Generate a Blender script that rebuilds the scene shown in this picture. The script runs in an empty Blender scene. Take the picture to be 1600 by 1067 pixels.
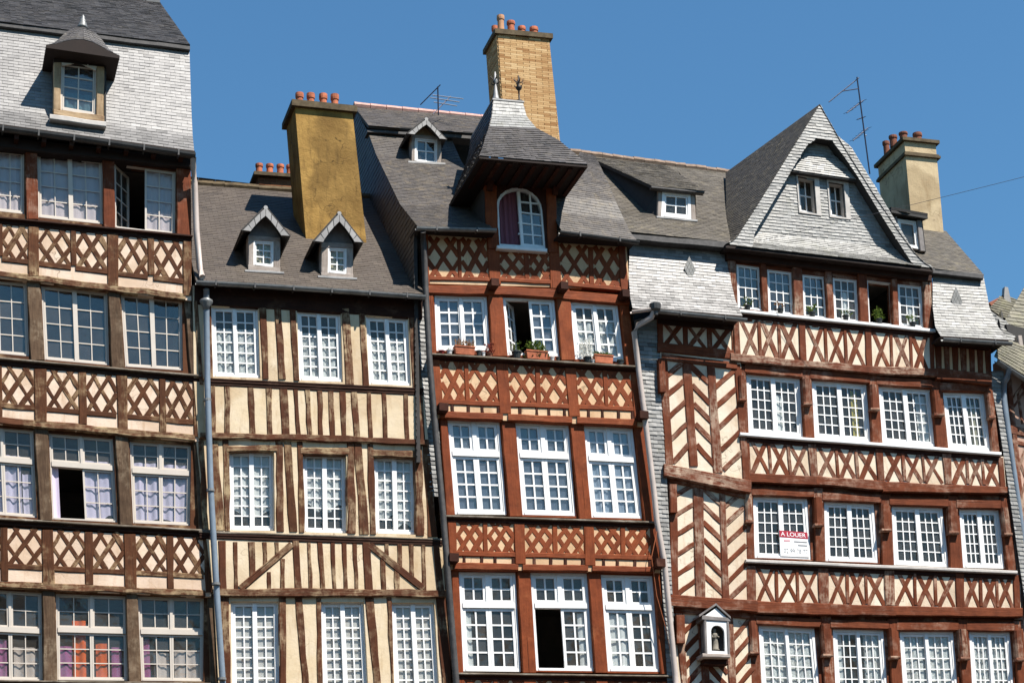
import bpy, math, random
from mathutils import Vector, Matrix
from mathutils.geometry import tessellate_polygon
random.seed(7)
scene = bpy.context.scene
COL = scene.collection
V3 = Vector

# ------------------------------------------------------------------ camera
# Orientation from the three vanishing points of the street front (along the row, into the row, straight up).
IW, IH, FP = 1600.0, 1067.0, 3160.0
CX, CY = IW / 2, IH / 2
ZC = V3((-264, -7798, FP)).normalized()
XC = V3((10877, 914, FP)); XC = (XC - ZC * XC.dot(ZC)).normalized()
YC = ZC.cross(XC).normalized()
CAM = V3((0.0, -29.5, 1.6))
def raydir(px, py):
    c = V3((px - CX, py - CY, FP))
    return V3((XC.dot(c), YC.dot(c), ZC.dot(c)))
def P(px, py, y):                     # a pixel's ray met with the upright plane at depth y
    d = raydir(px, py); return CAM + d * ((y - CAM.y) / d.y)
def PX(px, py, x):                    # ... with the upright side plane at x
    d = raydir(px, py); return CAM + d * ((x - CAM.x) / d.x)
def PP(px, py, p, n):                 # ... with any plane
    d = raydir(px, py); return CAM + d * ((p - CAM).dot(n) / d.dot(n))
cd = bpy.data.cameras.new('camera'); cam = bpy.data.objects.new('camera', cd); COL.objects.link(cam)
right = V3((XC.x, YC.x, ZC.x)); up = -V3((XC.y, YC.y, ZC.y)); back = -V3((XC.z, YC.z, ZC.z))
cam.matrix_world = Matrix(((right.x, up.x, back.x, CAM.x), (right.y, up.y, back.y, CAM.y), (right.z, up.z, back.z, CAM.z), (0, 0, 0, 1)))
cd.sensor_width = 36; cd.lens = 36 * FP / IW; cd.clip_end = 5000
scene.camera = cam

# ------------------------------------------------------------------ sky and sun
SUN_EL, SUN_AZ = math.radians(57), math.radians(34)      # azimuth: to the right of the street front's normal
sdir = V3((math.sin(SUN_AZ) * math.cos(SUN_EL), -math.cos(SUN_AZ) * math.cos(SUN_EL), math.sin(SUN_EL)))
w = bpy.data.worlds.new('World'); scene.world = w; w.use_nodes = True
nt = w.node_tree; nt.nodes.clear()
sky = nt.nodes.new('ShaderNodeTexSky'); sky.sky_type = 'NISHITA'; sky.sun_disc = False
sky.sun_elevation = SUN_EL; sky.sun_rotation = math.atan2(sdir.x, sdir.y)
sky.air_density = 1.4; sky.dust_density = 0.0; sky.ozone_density = 10.0
bg = nt.nodes.new('ShaderNodeBackground'); bg.inputs['Strength'].default_value = 0.066
wo = nt.nodes.new('ShaderNodeOutputWorld')
tn = nt.nodes.new('ShaderNodeMix'); tn.data_type = 'RGBA'; tn.blend_type = 'MULTIPLY'; tn.inputs[0].default_value = 1.0; tn.inputs[7].default_value = (.80, 1.05, 1.03, 1)   # the clear blue of a dry day
nt.links.new(sky.outputs[0], tn.inputs[6]); nt.links.new(tn.outputs[2], bg.inputs[0]); nt.links.new(bg.outputs[0], wo.inputs[0])
sl = bpy.data.lights.new('sun', 'SUN'); sl.energy = 5.0; sl.angle = math.radians(0.5); sl.color = (1.0, 0.95, 0.87)
so = bpy.data.objects.new('sun', sl); COL.objects.link(so); so.rotation_euler = sdir.to_track_quat('Z', 'Y').to_euler()
vs = scene.view_settings; vs.view_transform = 'Standard'; vs.look = 'None'; vs.exposure = 1.0; vs.gamma = 1.0; vs.use_curve_mapping = False
scene.cycles.max_bounces = 6; scene.cycles.transparent_max_bounces = 12; scene.cycles.caustics_reflective = False

# ------------------------------------------------------------------ materials
def s2l(r, g, b):
    f = lambda c: c / 12.92 if c <= .04045 else ((c + .055) / 1.055) ** 2.4
    k = .73; return (f(r / 255) * k, f(g / 255) * k, f(b / 255) * k, 1)   # photograph values are of sunlit surfaces
M = {}
class NT:
    def __init__(s, name):
        s.m = bpy.data.materials.new(name); s.m.use_nodes = True; s.t = s.m.node_tree; s.t.nodes.clear()
        s.o = s.t.nodes.new('ShaderNodeOutputMaterial'); M[name] = s.m
    def n(s, typ, **kw):
        nd = s.t.nodes.new('ShaderNode' + typ)
        for k, v in kw.items():
            if k in nd.inputs: s.put(nd.inputs[k], v)
            else: setattr(nd, k, v)
        return nd
    def put(s, inp, v):
        if hasattr(v, 'is_output') or isinstance(v, bpy.types.NodeSocket): s.t.links.new(v, inp)
        else: inp.default_value = v
    def noise(s, vec, scale, detail=4, rough=.55):
        return s.n('TexNoise', Vector=vec, Scale=scale, Detail=detail, Roughness=rough).outputs[0]
    def ramp(s, fac, a, b, ca=(0, 0, 0, 1), cb=(1, 1, 1, 1)):
        r = s.n('ValToRGB', Fac=fac); e = r.color_ramp.elements
        e[0].position = a; e[0].color = ca; e[1].position = b; e[1].color = cb
        return r.outputs[0]
    def mix(s, fac, a, b, mode='MIX'):
        m = s.n('Mix', data_type='RGBA', blend_type=mode)
        s.put(m.inputs[0], fac); s.put(m.inputs[6], a); s.put(m.inputs[7], b)
        return m.outputs[2]
    def math(s, op, a, b=0.0):
        m = s.n('Math', operation=op); s.put(m.inputs[0], a); s.put(m.inputs[1], b); return m.outputs[0]
    def bsdf(s, col, rough=.7, bump=None, bstr=.3, bdist=.01, spec=.3, metal=0.0):
        b = s.n('BsdfPrincipled'); s.put(b.inputs['Base Color'], col); s.put(b.inputs['Roughness'], rough)
        b.inputs['Specular IOR Level'].default_value = spec; b.inputs['Metallic'].default_value = metal
        if bump is not None:
            bn = s.n('Bump', Height=bump, Strength=bstr, Distance=bdist); s.t.links.new(bn.outputs[0], b.inputs['Normal'])
        s.t.links.new(b.outputs[0], s.o.inputs[0]); return b
    def objvec(s, spread=37.0):
        tc = s.n('TexCoord'); oi = s.n('ObjectInfo')
        r = s.math('MULTIPLY', oi.outputs['Random'], spread)
        a = s.n('VectorMath', operation='ADD'); s.t.links.new(tc.outputs['Object'], a.inputs[0]); s.t.links.new(r, a.inputs[1])
        return a.outputs[0], oi.outputs['Random'], tc
    def worldvec(s):
        return s.n('NewGeometry').outputs['Position']
    def tone(s):
        return s.n('Attribute', attribute_name='tone').outputs['Fac']

def wood(name, c1, c2, worn, wear=.5, rough=.72):
    t = NT(name); ov, rnd, tc = t.objvec()
    mp = t.n('Mapping', Vector=tc.outputs['UV']); mp.inputs['Scale'].default_value = (2.2, 26, 1)
    ad = t.n('VectorMath', operation='ADD'); t.t.links.new(mp.outputs[0], ad.inputs[0]); t.t.links.new(t.math('MULTIPLY', rnd, 91.0), ad.inputs[1])
    grain = t.noise(ad.outputs[0], 1.6, 5, .65)
    big = t.noise(ov, 1.7, 5, .62); fine = t.noise(ov, 9, 4, .65)
    col = t.mix(t.ramp(grain, .3, .7), c1, c2)
    col = t.mix(t.ramp(rnd, 0, 1, (0, 0, 0, 1), (.45, .45, .45, 1)), col, t.mix(.5, col, c2, 'MULTIPLY'))
    m = t.math('MULTIPLY', t.ramp(big, .62 - .22 * wear, .76 - .1 * wear), t.ramp(t.math('ADD', t.math('MULTIPLY', grain, .6), t.math('MULTIPLY', fine, .5)), .48, .6))
    col = t.mix(m, col, worn)
    dirt = t.ramp(t.noise(ov, 4.5, 5, .7), .3, .62, (.62, .6, .58, 1), (1, 1, 1, 1))
    col = t.mix(1.0, col, dirt, 'MULTIPLY')
    mp2 = t.n('Mapping', Vector=tc.outputs['UV']); mp2.inputs['Scale'].default_value = (.9, 34, 1)
    a2 = t.n('VectorMath', operation='ADD'); t.t.links.new(mp2.outputs[0], a2.inputs[0]); t.t.links.new(t.math('MULTIPLY', rnd, 53.0), a2.inputs[1])
    split = t.ramp(t.noise(a2.outputs[0], 1.1, 3, .5), .66, .72)
    col = t.mix(t.math('MULTIPLY', split, .75), col, (c2[0] * .35, c2[1] * .35, c2[2] * .35, 1))
    h = t.math('SUBTRACT', t.math('ADD', grain, t.math('MULTIPLY', fine, .6)), t.math('MULTIPLY', split, .8))
    t.bsdf(col, rough, h, .55, .012, .12)
def plaster(name, c1, c2, stain, bs=.35):
    t = NT(name); p = t.worldvec()
    col = t.mix(t.ramp(t.noise(p, 2.2, 5, .6), .35, .68), c1, c2)
    sc = t.n('Mapping', Vector=p); sc.inputs['Scale'].default_value = (7, 7, 1.1)
    st = t.ramp(t.noise(sc.outputs[0], 1.4, 6, .7), .52, .74)
    col = t.mix(t.math('MULTIPLY', st, .72), col, stain)
    wob = t.n('VectorMath', operation='ADD'); nz = t.n('TexNoise', Vector=p, Scale=3.0); t.t.links.new(p, wob.inputs[0]); t.t.links.new(nz.outputs['Color'], wob.inputs[1])
    vo = t.n('TexVoronoi', Vector=wob.outputs[0], Scale=1.3, feature='DISTANCE_TO_EDGE')
    crack = t.math('MULTIPLY', t.ramp(vo.outputs['Distance'], .002, .014, (1, 1, 1, 1), (0, 0, 0, 1)), t.ramp(t.noise(p, .8, 2), .5, .62))
    col = t.mix(t.math('MULTIPLY', crack, .8), col, (stain[0] * .45, stain[1] * .45, stain[2] * .45, 1))
    patch_ = t.ramp(t.noise(p, .55, 3, .5), .52, .56); col = t.mix(t.math('MULTIPLY', patch_, .36), col, stain)
    fine = t.noise(p, 38, 5, .65)
    col = t.mix(t.ramp(fine, .25, .8, (.12, .12, .12, 1), (0, 0, 0, 1)), col, stain)
    t.bsdf(col, .9, t.math('ADD', t.noise(p, 7, 4), t.math('MULTIPLY', fine, .4)), bs, .02, .15)
def slate(name, dark, mid, light, rough=.55, lichen=None, lich=.0, spec=.4):
    t = NT(name); tn = t.tone(); p = t.worldvec()
    r = t.n('ValToRGB', Fac=tn); e = r.color_ramp.elements
    e[0].position = 0; e[0].color = dark; e[1].position = 1; e[1].color = light; x = e.new(.5); x.color = mid
    col = r.outputs[0]
    n1 = t.noise(p, 1.1, 5, .65)
    col = t.mix(t.ramp(n1, .42, .72, (0, 0, 0, 1), (.45, .45, .45, 1)), col, dark)
    n2 = t.noise(p, 24, 5, .7)
    col = t.mix(t.ramp(n2, .3, .75, (.3, .3, .3, 1), (0, 0, 0, 1)), col, dark)
    if lichen:
        n3 = t.noise(p, 6.5, 6, .75); n4 = t.noise(p, .9, 3, .6)
        col = t.mix(t.math('MULTIPLY', t.ramp(n3, .5, .66), t.math('MULTIPLY', t.ramp(n4, .3, .65), lich)), col, lichen)
    t.bsdf(col, rough, n2, .35, .006, spec)
def plain(name, c, rough=.6, var=.12, metal=0.0, spec=.35, scale=6, bump=.15):
    t = NT(name); ov, rnd, tc = t.objvec()
    n = t.noise(ov, scale, 5, .65)
    d = (c[0] * (1 - 2.2 * var), c[1] * (1 - 2.2 * var), c[2] * (1 - 2.2 * var), 1)
    col = t.mix(t.ramp(n, .35, .7), d, c)
    t.bsdf(col, rough, t.noise(ov, scale * 6, 4), bump, .006, spec, metal)

wood('oak_weathered', s2l(114, 70, 43), s2l(84, 50, 31), s2l(190, 160, 122), .55)
wood('oak_grey', s2l(122, 98, 76), s2l(88, 66, 50), s2l(160, 140, 116), .6)
wood('oak_worn_beam', s2l(126, 80, 54), s2l(92, 55, 37), s2l(205, 180, 140), 1.0)
wood('brown_paint', s2l(112, 66, 42), s2l(86, 49, 31), s2l(200, 174, 138), .8)
wood('brown_dark', s2l(74, 44, 30), s2l(56, 34, 25), s2l(110, 84, 66), .25)
wood('red_paint', s2l(160, 82, 44), s2l(138, 67, 35), s2l(168, 100, 62), .22, .6)
wood('red_paint_dark_shade', s2l(84, 44, 30), s2l(62, 34, 24), s2l(120, 84, 66), .3)  # dark red with the shade under the hood painted in; mouldings share it
wood('red_brown', s2l(142, 76, 46), s2l(115, 59, 36), s2l(186, 150, 128), .6)
wood('red_brown_worn', s2l(144, 80, 54), s2l(112, 60, 40), s2l(206, 180, 156), .95)
wood('sill_wood', s2l(150, 138, 122), s2l(112, 98, 84), s2l(190, 180, 165), .6)
wood('cream_wood', s2l(214, 186, 150), s2l(188, 158, 122), s2l(120, 84, 60), .35)
wood('pale_wood', s2l(206, 194, 184), s2l(180, 166, 156), s2l(146, 130, 120), .45)
plaster('plaster_ochre', s2l(242, 222, 192), s2l(232, 208, 170), s2l(192, 160, 122))
plaster('plaster_rose', s2l(248, 224, 202), s2l(240, 212, 184), s2l(200, 164, 132))
plaster('plaster_peach', s2l(240, 206, 168), s2l(230, 190, 148), s2l(190, 150, 112))
plaster('plaster_white', s2l(250, 236, 214), s2l(242, 222, 192), s2l(206, 174, 144))
plaster('plaster_pink', s2l(226, 192, 172), s2l(210, 172, 150), s2l(170, 130, 110))
plaster('render_ochre', s2l(190, 150, 84), s2l(150, 115, 60), s2l(92, 70, 40), .8)
plaster('render_cream', s2l(218, 196, 158), s2l(196, 174, 140), s2l(150, 124, 88), .5)
slate('slate_light', s2l(104, 101, 99), s2l(156, 152, 149), s2l(184, 180, 176), .5)
slate('slate_grey', s2l(102, 100, 97), s2l(156, 154, 150), s2l(190, 188, 183), .5, s2l(150, 148, 118), .35)
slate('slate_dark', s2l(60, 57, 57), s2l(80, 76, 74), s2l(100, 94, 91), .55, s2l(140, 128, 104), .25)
slate('slate_deep', s2l(70, 60, 52), s2l(86, 75, 65), s2l(102, 90, 79), .6, s2l(110, 100, 84), .35)
slate('slate_brown', s2l(68, 62, 58), s2l(84, 77, 72), s2l(98, 91, 85), .6, s2l(150, 132, 100), .5)
slate('slate_moss', s2l(76, 69, 60), s2l(98, 90, 79), s2l(116, 107, 95), .65, s2l(142, 130, 104), .7)
slate('slate_olive', s2l(80, 76, 60), s2l(108, 102, 82), s2l(132, 124, 100), .6, s2l(150, 150, 100), .4)
slate('brick_buff', s2l(172, 126, 80), s2l(214, 174, 122), s2l(232, 198, 148), .85, s2l(140, 104, 70), .5, .15)
slate('brick_orange', s2l(120, 74, 50), s2l(160, 100, 68), s2l(180, 122, 84), .85, None, 0, .15)
plain('mortar', s2l(186, 150, 108), .95, .1)
plain('soffit_shade', s2l(44, 30, 24), .85)  # near-black brown: the deep shade under eaves and hoods painted into the colour
plain('slate_backing', s2l(66, 63, 61), .8)
plain('white_paint', (.8, .79, .77, 1), .42, .06, 0, .4, 8, .1)
plain('cream_paint', s2l(226, 214, 200), .5, .05, 0, .4, 3, .05)
plain('stone_white', s2l(220, 212, 204), .7, .12)
plain('zinc', s2l(150, 150, 148), .45, .2, .15, .5, 5)
plain('zinc_dark', s2l(84, 82, 80), .5, .2, .3, .5, 5)
plain('pipe_blue', s2l(140, 154, 168), .42, .12, .0, .5, 4)
plain('pipe_pink', s2l(212, 196, 186), .5, .08, 0, .4, 4)
plain('pipe_dark', s2l(92, 88, 86), .6, .25, .1, .4, 9)
plain('lead', s2l(176, 174, 172), .55, .15, .2)
plain('terracotta', s2l(226, 134, 98), .85, .24, 0, .2, 9)
plain('terracotta_dark', s2l(156, 98, 76), .85, .2, 0, .2, 9)
plain('terracotta_pale', s2l(214, 160, 122), .8, .1, 0, .2, 9)
plain('ridge_mossy', s2l(172, 146, 126), .85, .2, 0, .2, 9)
plain('ridge_tile', s2l(232, 182, 168), .8, .14, 0, .2, 9)
plain('cap_stone', s2l(120, 104, 80), .9, .25, 0, .2, 7)
plain('iron', s2l(58, 50, 46), .6, .2, .3, .4, 9)
plain('antenna_metal', s2l(58, 58, 74), .45, .1, .5)
plain('antenna_pale', s2l(190, 196, 206), .4, .1, .5)
plain('room_dark', s2l(150, 138, 126), .9, .1)
plain('sign_white', (.86, .86, .85, 1), .5, .01)
plain('sign_red', s2l(186, 36, 60), .5, .02)
plain('sign_grey', s2l(150, 150, 152), .6, .02)
plain('sign_pink', s2l(226, 170, 176), .6, .02)
plain('cable', s2l(70, 70, 76), .6, .05)
plain('cable_orange', s2l(196, 112, 70), .6, .05)
plain('pot_dark', s2l(60, 62, 60), .5, .1); plain('pot_white', s2l(230, 226, 222), .5, .05); plain('pot_red', s2l(150, 40, 34), .5, .1)
plain('soil', s2l(62, 46, 36), .95, .2)
plain('statue_stone', s2l(150, 142, 128), .85, .15)
plain('shrine_grey', s2l(150, 142, 138), .7, .2)
plain('paving', s2l(84, 80, 76), .9, .15, 0, .2, 2)
def cloth(name, c, trans=.35, clear=0.0, lace=0.0):
    t = NT(name); ov, rnd, tc = t.objvec()
    d = t.n('BsdfDiffuse', Color=c); tr = t.n('BsdfTranslucent', Color=c)
    mx = t.n('MixShader', Fac=trans); t.t.links.new(d.outputs[0], mx.inputs[1]); t.t.links.new(tr.outputs[0], mx.inputs[2])
    out = mx.outputs[0]
    if clear or lace:
        tp = t.n('BsdfTransparent'); m2 = t.n('MixShader')
        f = clear
        if lace:
            vo = t.n('TexVoronoi', Vector=ov, Scale=26.0); f = t.ramp(vo.outputs[0], .2, .5, (clear * .2,) * 3 + (1,), (clear + lace,) * 3 + (1,))
        t.put(m2.inputs[0], f); t.t.links.new(out, m2.inputs[1]); t.t.links.new(tp.outputs[0], m2.inputs[2]); out = m2.outputs[0]
    t.t.links.new(out, t.o.inputs[0])
cloth('cur_white', (.88, .87, .85, 1), .2, .03); cloth('cur_sheer', (.84, .83, .81, 1), .2, .12); cloth('cur_lace', (.9, .89, .86, 1), .2, .02, .3)
cloth('cur_lilac', s2l(236, 222, 246), .15); cloth('cur_pink', s2l(240, 220, 224), .15); cloth('cur_mauve', s2l(184, 120, 134)); cloth('cur_purple', s2l(178, 104, 152), .15)
cloth('cur_orange', s2l(248, 112, 52), .15); cloth('cur_grey', s2l(220, 200, 190), .15); cloth('cur_yellow', s2l(226, 206, 96)); cloth('cur_cream', s2l(226, 214, 178)); cloth('cur_blind', s2l(240, 232, 226), .15)
cloth('cur_screen', s2l(164, 166, 170), .15, .0); cloth('cur_green', s2l(170, 205, 196))
def glass(name, refl, tint):
    t = NT(name)
    lw = t.n('LayerWeight', Blend=.5); f = t.math('ADD', t.math('MULTIPLY', t.math('POWER', lw.outputs['Facing'], 4.0), .6), refl)
    g = t.n('BsdfGlossy', Roughness=.015, Color=(1, .9, .76, 1)); tp = t.n('BsdfTransparent', Color=tint)
    wv = t.noise(t.worldvec(), 5.0, 2); bn = t.n('Bump', Height=wv, Strength=.25, Distance=.02); t.t.links.new(bn.outputs[0], g.inputs['Normal'])
    m = t.n('MixShader', Fac=f); t.t.links.new(tp.outputs[0], m.inputs[1]); t.t.links.new(g.outputs[0], m.inputs[2])
    ov, rnd, tc = t.objvec()                       # a film of dust on old panes, uneven from pane to pane
    df = t.n('BsdfDiffuse', Color=(.62, .58, .54, 1)); dust = t.math('MULTIPLY', t.math('ADD', t.ramp(t.noise(ov, 3.0, 4), .3, .75, (.3,) * 3 + (1,), (1, 1, 1, 1)), rnd), .028)
    m3 = t.n('MixShader'); t.put(m3.inputs[0], dust); t.t.links.new(m.outputs[0], m3.inputs[1]); t.t.links.new(df.outputs[0], m3.inputs[2]); t.t.links.new(m3.outputs[0], t.o.inputs[0])
glass('glass', .035, (.93, .95, .95, 1)); glass('glass_mirror', .085, (.75, .8, .85, 1))
def leafmat(name, c1, c2):
    t = NT(name); tn = t.tone(); col = t.mix(tn, c1, c2)
    d = t.n('BsdfDiffuse', Color=col); tr = t.n('BsdfTranslucent', Color=col); m = t.n('MixShader', Fac=.3)
    t.t.links.new(d.outputs[0], m.inputs[1]); t.t.links.new(tr.outputs[0], m.inputs[2]); t.t.links.new(m.outputs[0], t.o.inputs[0])
leafmat('leaf', s2l(58, 84, 36), s2l(124, 140, 66)); leafmat('leaf_dry', s2l(120, 84, 56), s2l(170, 130, 90)); leafmat('leaf_red', s2l(110, 50, 42), s2l(160, 84, 70)); leafmat('petal_white', s2l(220, 218, 206), s2l(240, 238, 230))

# ------------------------------------------------------------------ object helpers
WL = {}
def link(o, parent=None, loc=None):
    COL.objects.link(o); o.parent = parent
    loc = loc if loc is not None else V3((0, 0, 0))
    WL[o.name] = V3(loc); o.location = loc - (WL[parent.name] if parent else V3((0, 0, 0)))
    return o
def empty(name, loc, parent=None):
    o = bpy.data.objects.new(name, None); o.empty_display_size = .3; return link(o, parent, V3(loc))
def tag(o, label, cat, group=None, kind=None):
    if label: o['label'] = label
    if cat: o['category'] = cat
    if group: o['group'] = group
    if kind: o['kind'] = kind
    return o
class MB:
    def __init__(s): s.v, s.f, s.t, s.uv = [], [], [], None
    def quad(s, *pts, tone=.5):
        b = len(s.v); s.v += [V3(p) for p in pts]; s.f.append(list(range(b, b + len(pts)))); s.t.append(tone)
    def add(s, V, F, tone=.5):
        b = len(s.v); s.v += [V3(p) for p in V]
        for f in F: s.f.append([i + b for i in f]); s.t.append(tone)
    def box(s, c, sz, tone=.5):
        x, y, z = c; a, b_, d = sz[0] / 2, sz[1] / 2, sz[2] / 2
        V = [(x + i * a, y + j * b_, z + k * d) for k in (-1, 1) for j in (-1, 1) for i in (-1, 1)]
        s.add(V, [(0, 2, 3, 1), (4, 5, 7, 6), (0, 1, 5, 4), (2, 6, 7, 3), (0, 4, 6, 2), (1, 3, 7, 5)], tone)
    def extr(s, front, off, tone=.5):            # polygon (3-D points, any plane) pushed along off
        n = len(front); fr = [V3(p) for p in front]; bk = [p + off for p in fr]
        F = [list(range(n)), list(range(2 * n - 1, n - 1, -1))] + [[i, i + n, (i + 1) % n + n, (i + 1) % n] for i in range(n)]
        s.add(fr + bk, F, tone)
    def holed(s, outer, holes, off, tone=.5):    # polygon with holes, given thickness
        loops = [[V3(p) for p in outer]] + [[V3(p) for p in h] for h in holes]
        flat = [p for l in loops for p in l]; tri = tessellate_polygon(loops); n = len(flat)
        F = [list(t) for t in tri] + [[i + n for i in reversed(t)] for t in tri]
        b = 0
        for l in loops:
            k = len(l); F += [[b + i, b + i + n, b + (i + 1) % k + n, b + (i + 1) % k] for i in range(k)]; b += k
        s.add(flat + [p + off for p in flat], F, tone)
    def tube(s, pts, r, n=8, cap=True, tone=.5):
        pts = [V3(p) for p in pts]; rs = r if isinstance(r, (list, tuple)) else [r] * len(pts); rings = []; b = len(s.v)
        for i, p in enumerate(pts):
            d = (pts[min(i + 1, len(pts) - 1)] - pts[max(i - 1, 0)]).normalized()
            a = d.cross(V3((0, 0, 1))) if abs(d.z) < .95 else d.cross(V3((1, 0, 0)))
            a.normalize(); c = d.cross(a)
            s.v += [p + (a * math.cos(2 * math.pi * k / n) + c * math.sin(2 * math.pi * k / n)) * rs[i] for k in range(n)]
        for i in range(len(pts) - 1):
            for k in range(n):
                s.f.append([b + i * n + k, b + i * n + (k + 1) % n, b + (i + 1) * n + (k + 1) % n, b + (i + 1) * n + k]); s.t.append(tone)
        if cap:
            e = b + (len(pts) - 1) * n
            s.f += [[b + k for k in range(n)], [e + n - 1 - k for k in range(n)]]; s.t += [tone, tone]
    def lathe(s, base, prof, n=12, tone=.5):     # prof: (radius, height)
        base = V3(base); b = len(s.v)
        for r, h in prof: s.v += [base + V3((r * math.cos(2 * math.pi * k / n), r * math.sin(2 * math.pi * k / n), h)) for k in range(n)]
        for i in range(len(prof) - 1):
            for k in range(n):
                s.f.append([b + i * n + k, b + i * n + (k + 1) % n, b + (i + 1) * n + (k + 1) % n, b + (i + 1) * n + k]); s.t.append(tone)
        e = b + (len(prof) - 1) * n
        s.f += [[b + k for k in range(n)][::-1], [e + k for k in range(n)]]; s.t += [tone, tone]
    def build(s, name, mat, parent=None, smooth=False, kind=None, origin=None):
        if not s.v: return None
        if origin is None:
            lo = V3([min(p[i] for p in s.v) for i in range(3)]); hi = V3([max(p[i] for p in s.v) for i in range(3)]); origin = (lo + hi) / 2
        me = bpy.data.meshes.new(name); me.from_pydata([p - origin for p in s.v], [], s.f)
        if any(t != .5 for t in s.t):
            at = me.attributes.new('tone', 'FLOAT', 'FACE'); at.data.foreach_set('value', s.t)
        if s.uv:
            ul = me.uv_layers.new(name='UVMap'); i = 0
            for poly in me.polygons:
                for li in poly.loop_indices: ul.data[li].uv = s.uv[me.loops[li].vertex_index]
        me.materials.append(M[mat]); me.update()
        if smooth: me.shade_smooth()
        o = bpy.data.objects.new(name, me); link(o, parent, origin)
        if kind: o['kind'] = kind
        return o
def lerp(a, b, t): return a + (b - a) * t
def l2(a, b, t): return (lerp(a[0], b[0], t), lerp(a[1], b[1], t))
def ypx(line, x): return lerp(line[1], line[3], (x - line[0]) / (line[2] - line[0]))
cur = None                                         # the house that parts go to
def jit(s): return random.uniform(-s, s)

# a hewn timber between two long edges given in photograph pixels, on the upright plane y
def T(name, a0, a1, b0, b1, y, mat, proud=.03, depth=.12, wob=.7, parent=None, bev=.012, seg=None):
    yf = y - (proud * .5 if proud < .06 else proud) - random.uniform(.001, .005)
    A0, A1, B0, B1 = (P(*q, yf) for q in (a0, a1, b0, b1))
    L = ((A0 + B0) / 2 - (A1 + B1) / 2).length; W = max((A0 - B0).length, .02)
    n = seg or max(2, min(8, int(L / .35) + 1)); mb = MB(); mb.uv = []
    wp = wob * .0105; bev = min(bev, W * .25)
    off = [(0, 0)] + [(jit(wp), jit(wp)) for _ in range(n - 1)] + [(0, 0)]
    for i in range(n + 1):
        t = i / n; a = A0.lerp(A1, t); b = B0.lerp(B1, t); c = (b - a).normalized() if (b - a).length > 1e-6 else V3((1, 0, 0))
        a = a + c * off[i][0]; b = b + c * off[i][1]; dy = V3((0, 1, 0)); pr = V3((0, jit(.002), 0))
        mb.v += [a + dy * depth, a + dy * bev, a + c * bev + pr, b - c * bev + pr, b + dy * bev, b + dy * depth]
        mb.uv += [(t * L, v) for v in (-.05, 0, .01, W - .01, W, W + .05)]
    for i in range(n):
        for k in range(5):
            j = i * 6 + k; mb.f.append([j, j + 1, j + 7, j + 6]); mb.t.append(.5)
    mb.f += [[0, 1, 2, 3, 4, 5][::-1], [n * 6 + k for k in range(6)]]; mb.t += [.5, .5]
    return mb.build(name, mat, parent or cur)
def PO(xl0, xr0, y0, xl1, xr1, y1, y, mat, name='post', proud=.034, **k):
    return T(name, (xl0, y0), (xl1, y1), (xr0, y0), (xr1, y1), y, mat, proud, **k)
def RA(x0, t0, b0, x1, t1, b1, y, mat, name='rail', proud=.026, **k):
    return T(name, (x0, t0), (x1, t1), (x0, b0), (x1, b1), y, mat, proud, **k)
def BR(x0, y0, x1, y1, w_, y, mat, name='brace', proud=.012, **k):
    dx, dy = x1 - x0, y1 - y0; l = math.hypot(dx, dy); nx, ny = -dy / l * w_ / 2, dx / l * w_ / 2
    return T(name, (x0 + nx, y0 + ny), (x1 + nx, y1 + ny), (x0 - nx, y0 - ny), (x1 - nx, y1 - ny), y, mat, proud, seg=3, **k)
def bil(q, u, v):                                  # q = tl, tr, br, bl
    a = l2(q[0], q[1], u); b = l2(q[3], q[2], u); return l2(a, b, v)
LAT_A = [(.2, 0, .95, 1), (.8, 0, .05, 1), (.3, 0, 0, .42), (.7, 0, 1, .42), (0, .5, .4, 1), (1, .5, .6, 1)]
LAT_B = [(.07, 0, .93, 1), (.93, 0, .07, 1), (.36, 0, 0, .42), (.64, 0, 1, .42), (0, .58, .36, 1), (1, .58, .64, 1)]
LAT_X = [(.05, 0, .95, 1), (.95, 0, .05, 1)]
def lattice(q, pat, w_, y, mat, name='brace', jt=.014):
    for i, (u0, v0, u1, v1) in enumerate(pat):
        k = .0 if i % 2 == 0 else .005
        e = .04
        du, dv = (u1 - u0) * e, (v1 - v0) * e
        BR(*bil(q, u0 - du + jit(jt), v0 - dv), *bil(q, u1 + du + jit(jt), v1 + dv), w_ * random.uniform(.82, 1.16), y, mat, name, .009 + k)
def panel(pts, y, mat, depth=.22, name='wall_panel', parent=None):
    mb = MB(); mb.extr([P(*p, y) for p in pts], V3((0, depth, 0))); return mb.build(name, mat, parent or cur)
def band(x0, t0, b0, x1, t1, b1, y, mat, **k): return panel([(x0, t0), (x1, t1), (x1, b1), (x0, b0)], y, mat, **k)
def row_walls(left, right, top, bot, wins, y, mat, depth=.22):
    """the wall of one storey round its window openings; left/right: (x at top, x at bottom), top/bot: lines x0,y0,x1,y1"""
    xs = [(left[0], left[1])]
    def piece(xt0, xb0, xt1, xb1):
        if xt1 - xt0 > .5 or xb1 - xb0 > .5:
            panel([(xt0, ypx(top, xt0)), (xt1, ypx(top, xt1)), (xb1, ypx(bot, xb1)), (xb0, ypx(bot, xb0))], y, mat, depth)
    pl = left
    for q in wins:
        tl, tr, br, bl = q
        piece(pl[0], pl[1], tl[0], bl[0])
        if min(tl[1] - ypx(top, tl[0]), tr[1] - ypx(top, tr[0])) > .5:
            panel([(tl[0], ypx(top, tl[0])), (tr[0], ypx(top, tr[0])), tr, tl], y, mat, depth)
        if min(ypx(bot, bl[0]) - bl[1], ypx(bot, br[0]) - br[1]) > .5:
            panel([bl, br, (br[0], ypx(bot, br[0])), (bl[0], ypx(bot, bl[0]))], y, mat, depth)
        pl = (tr[0], br[0])
    piece(pl[0], pl[1], right[0], right[1])
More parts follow.
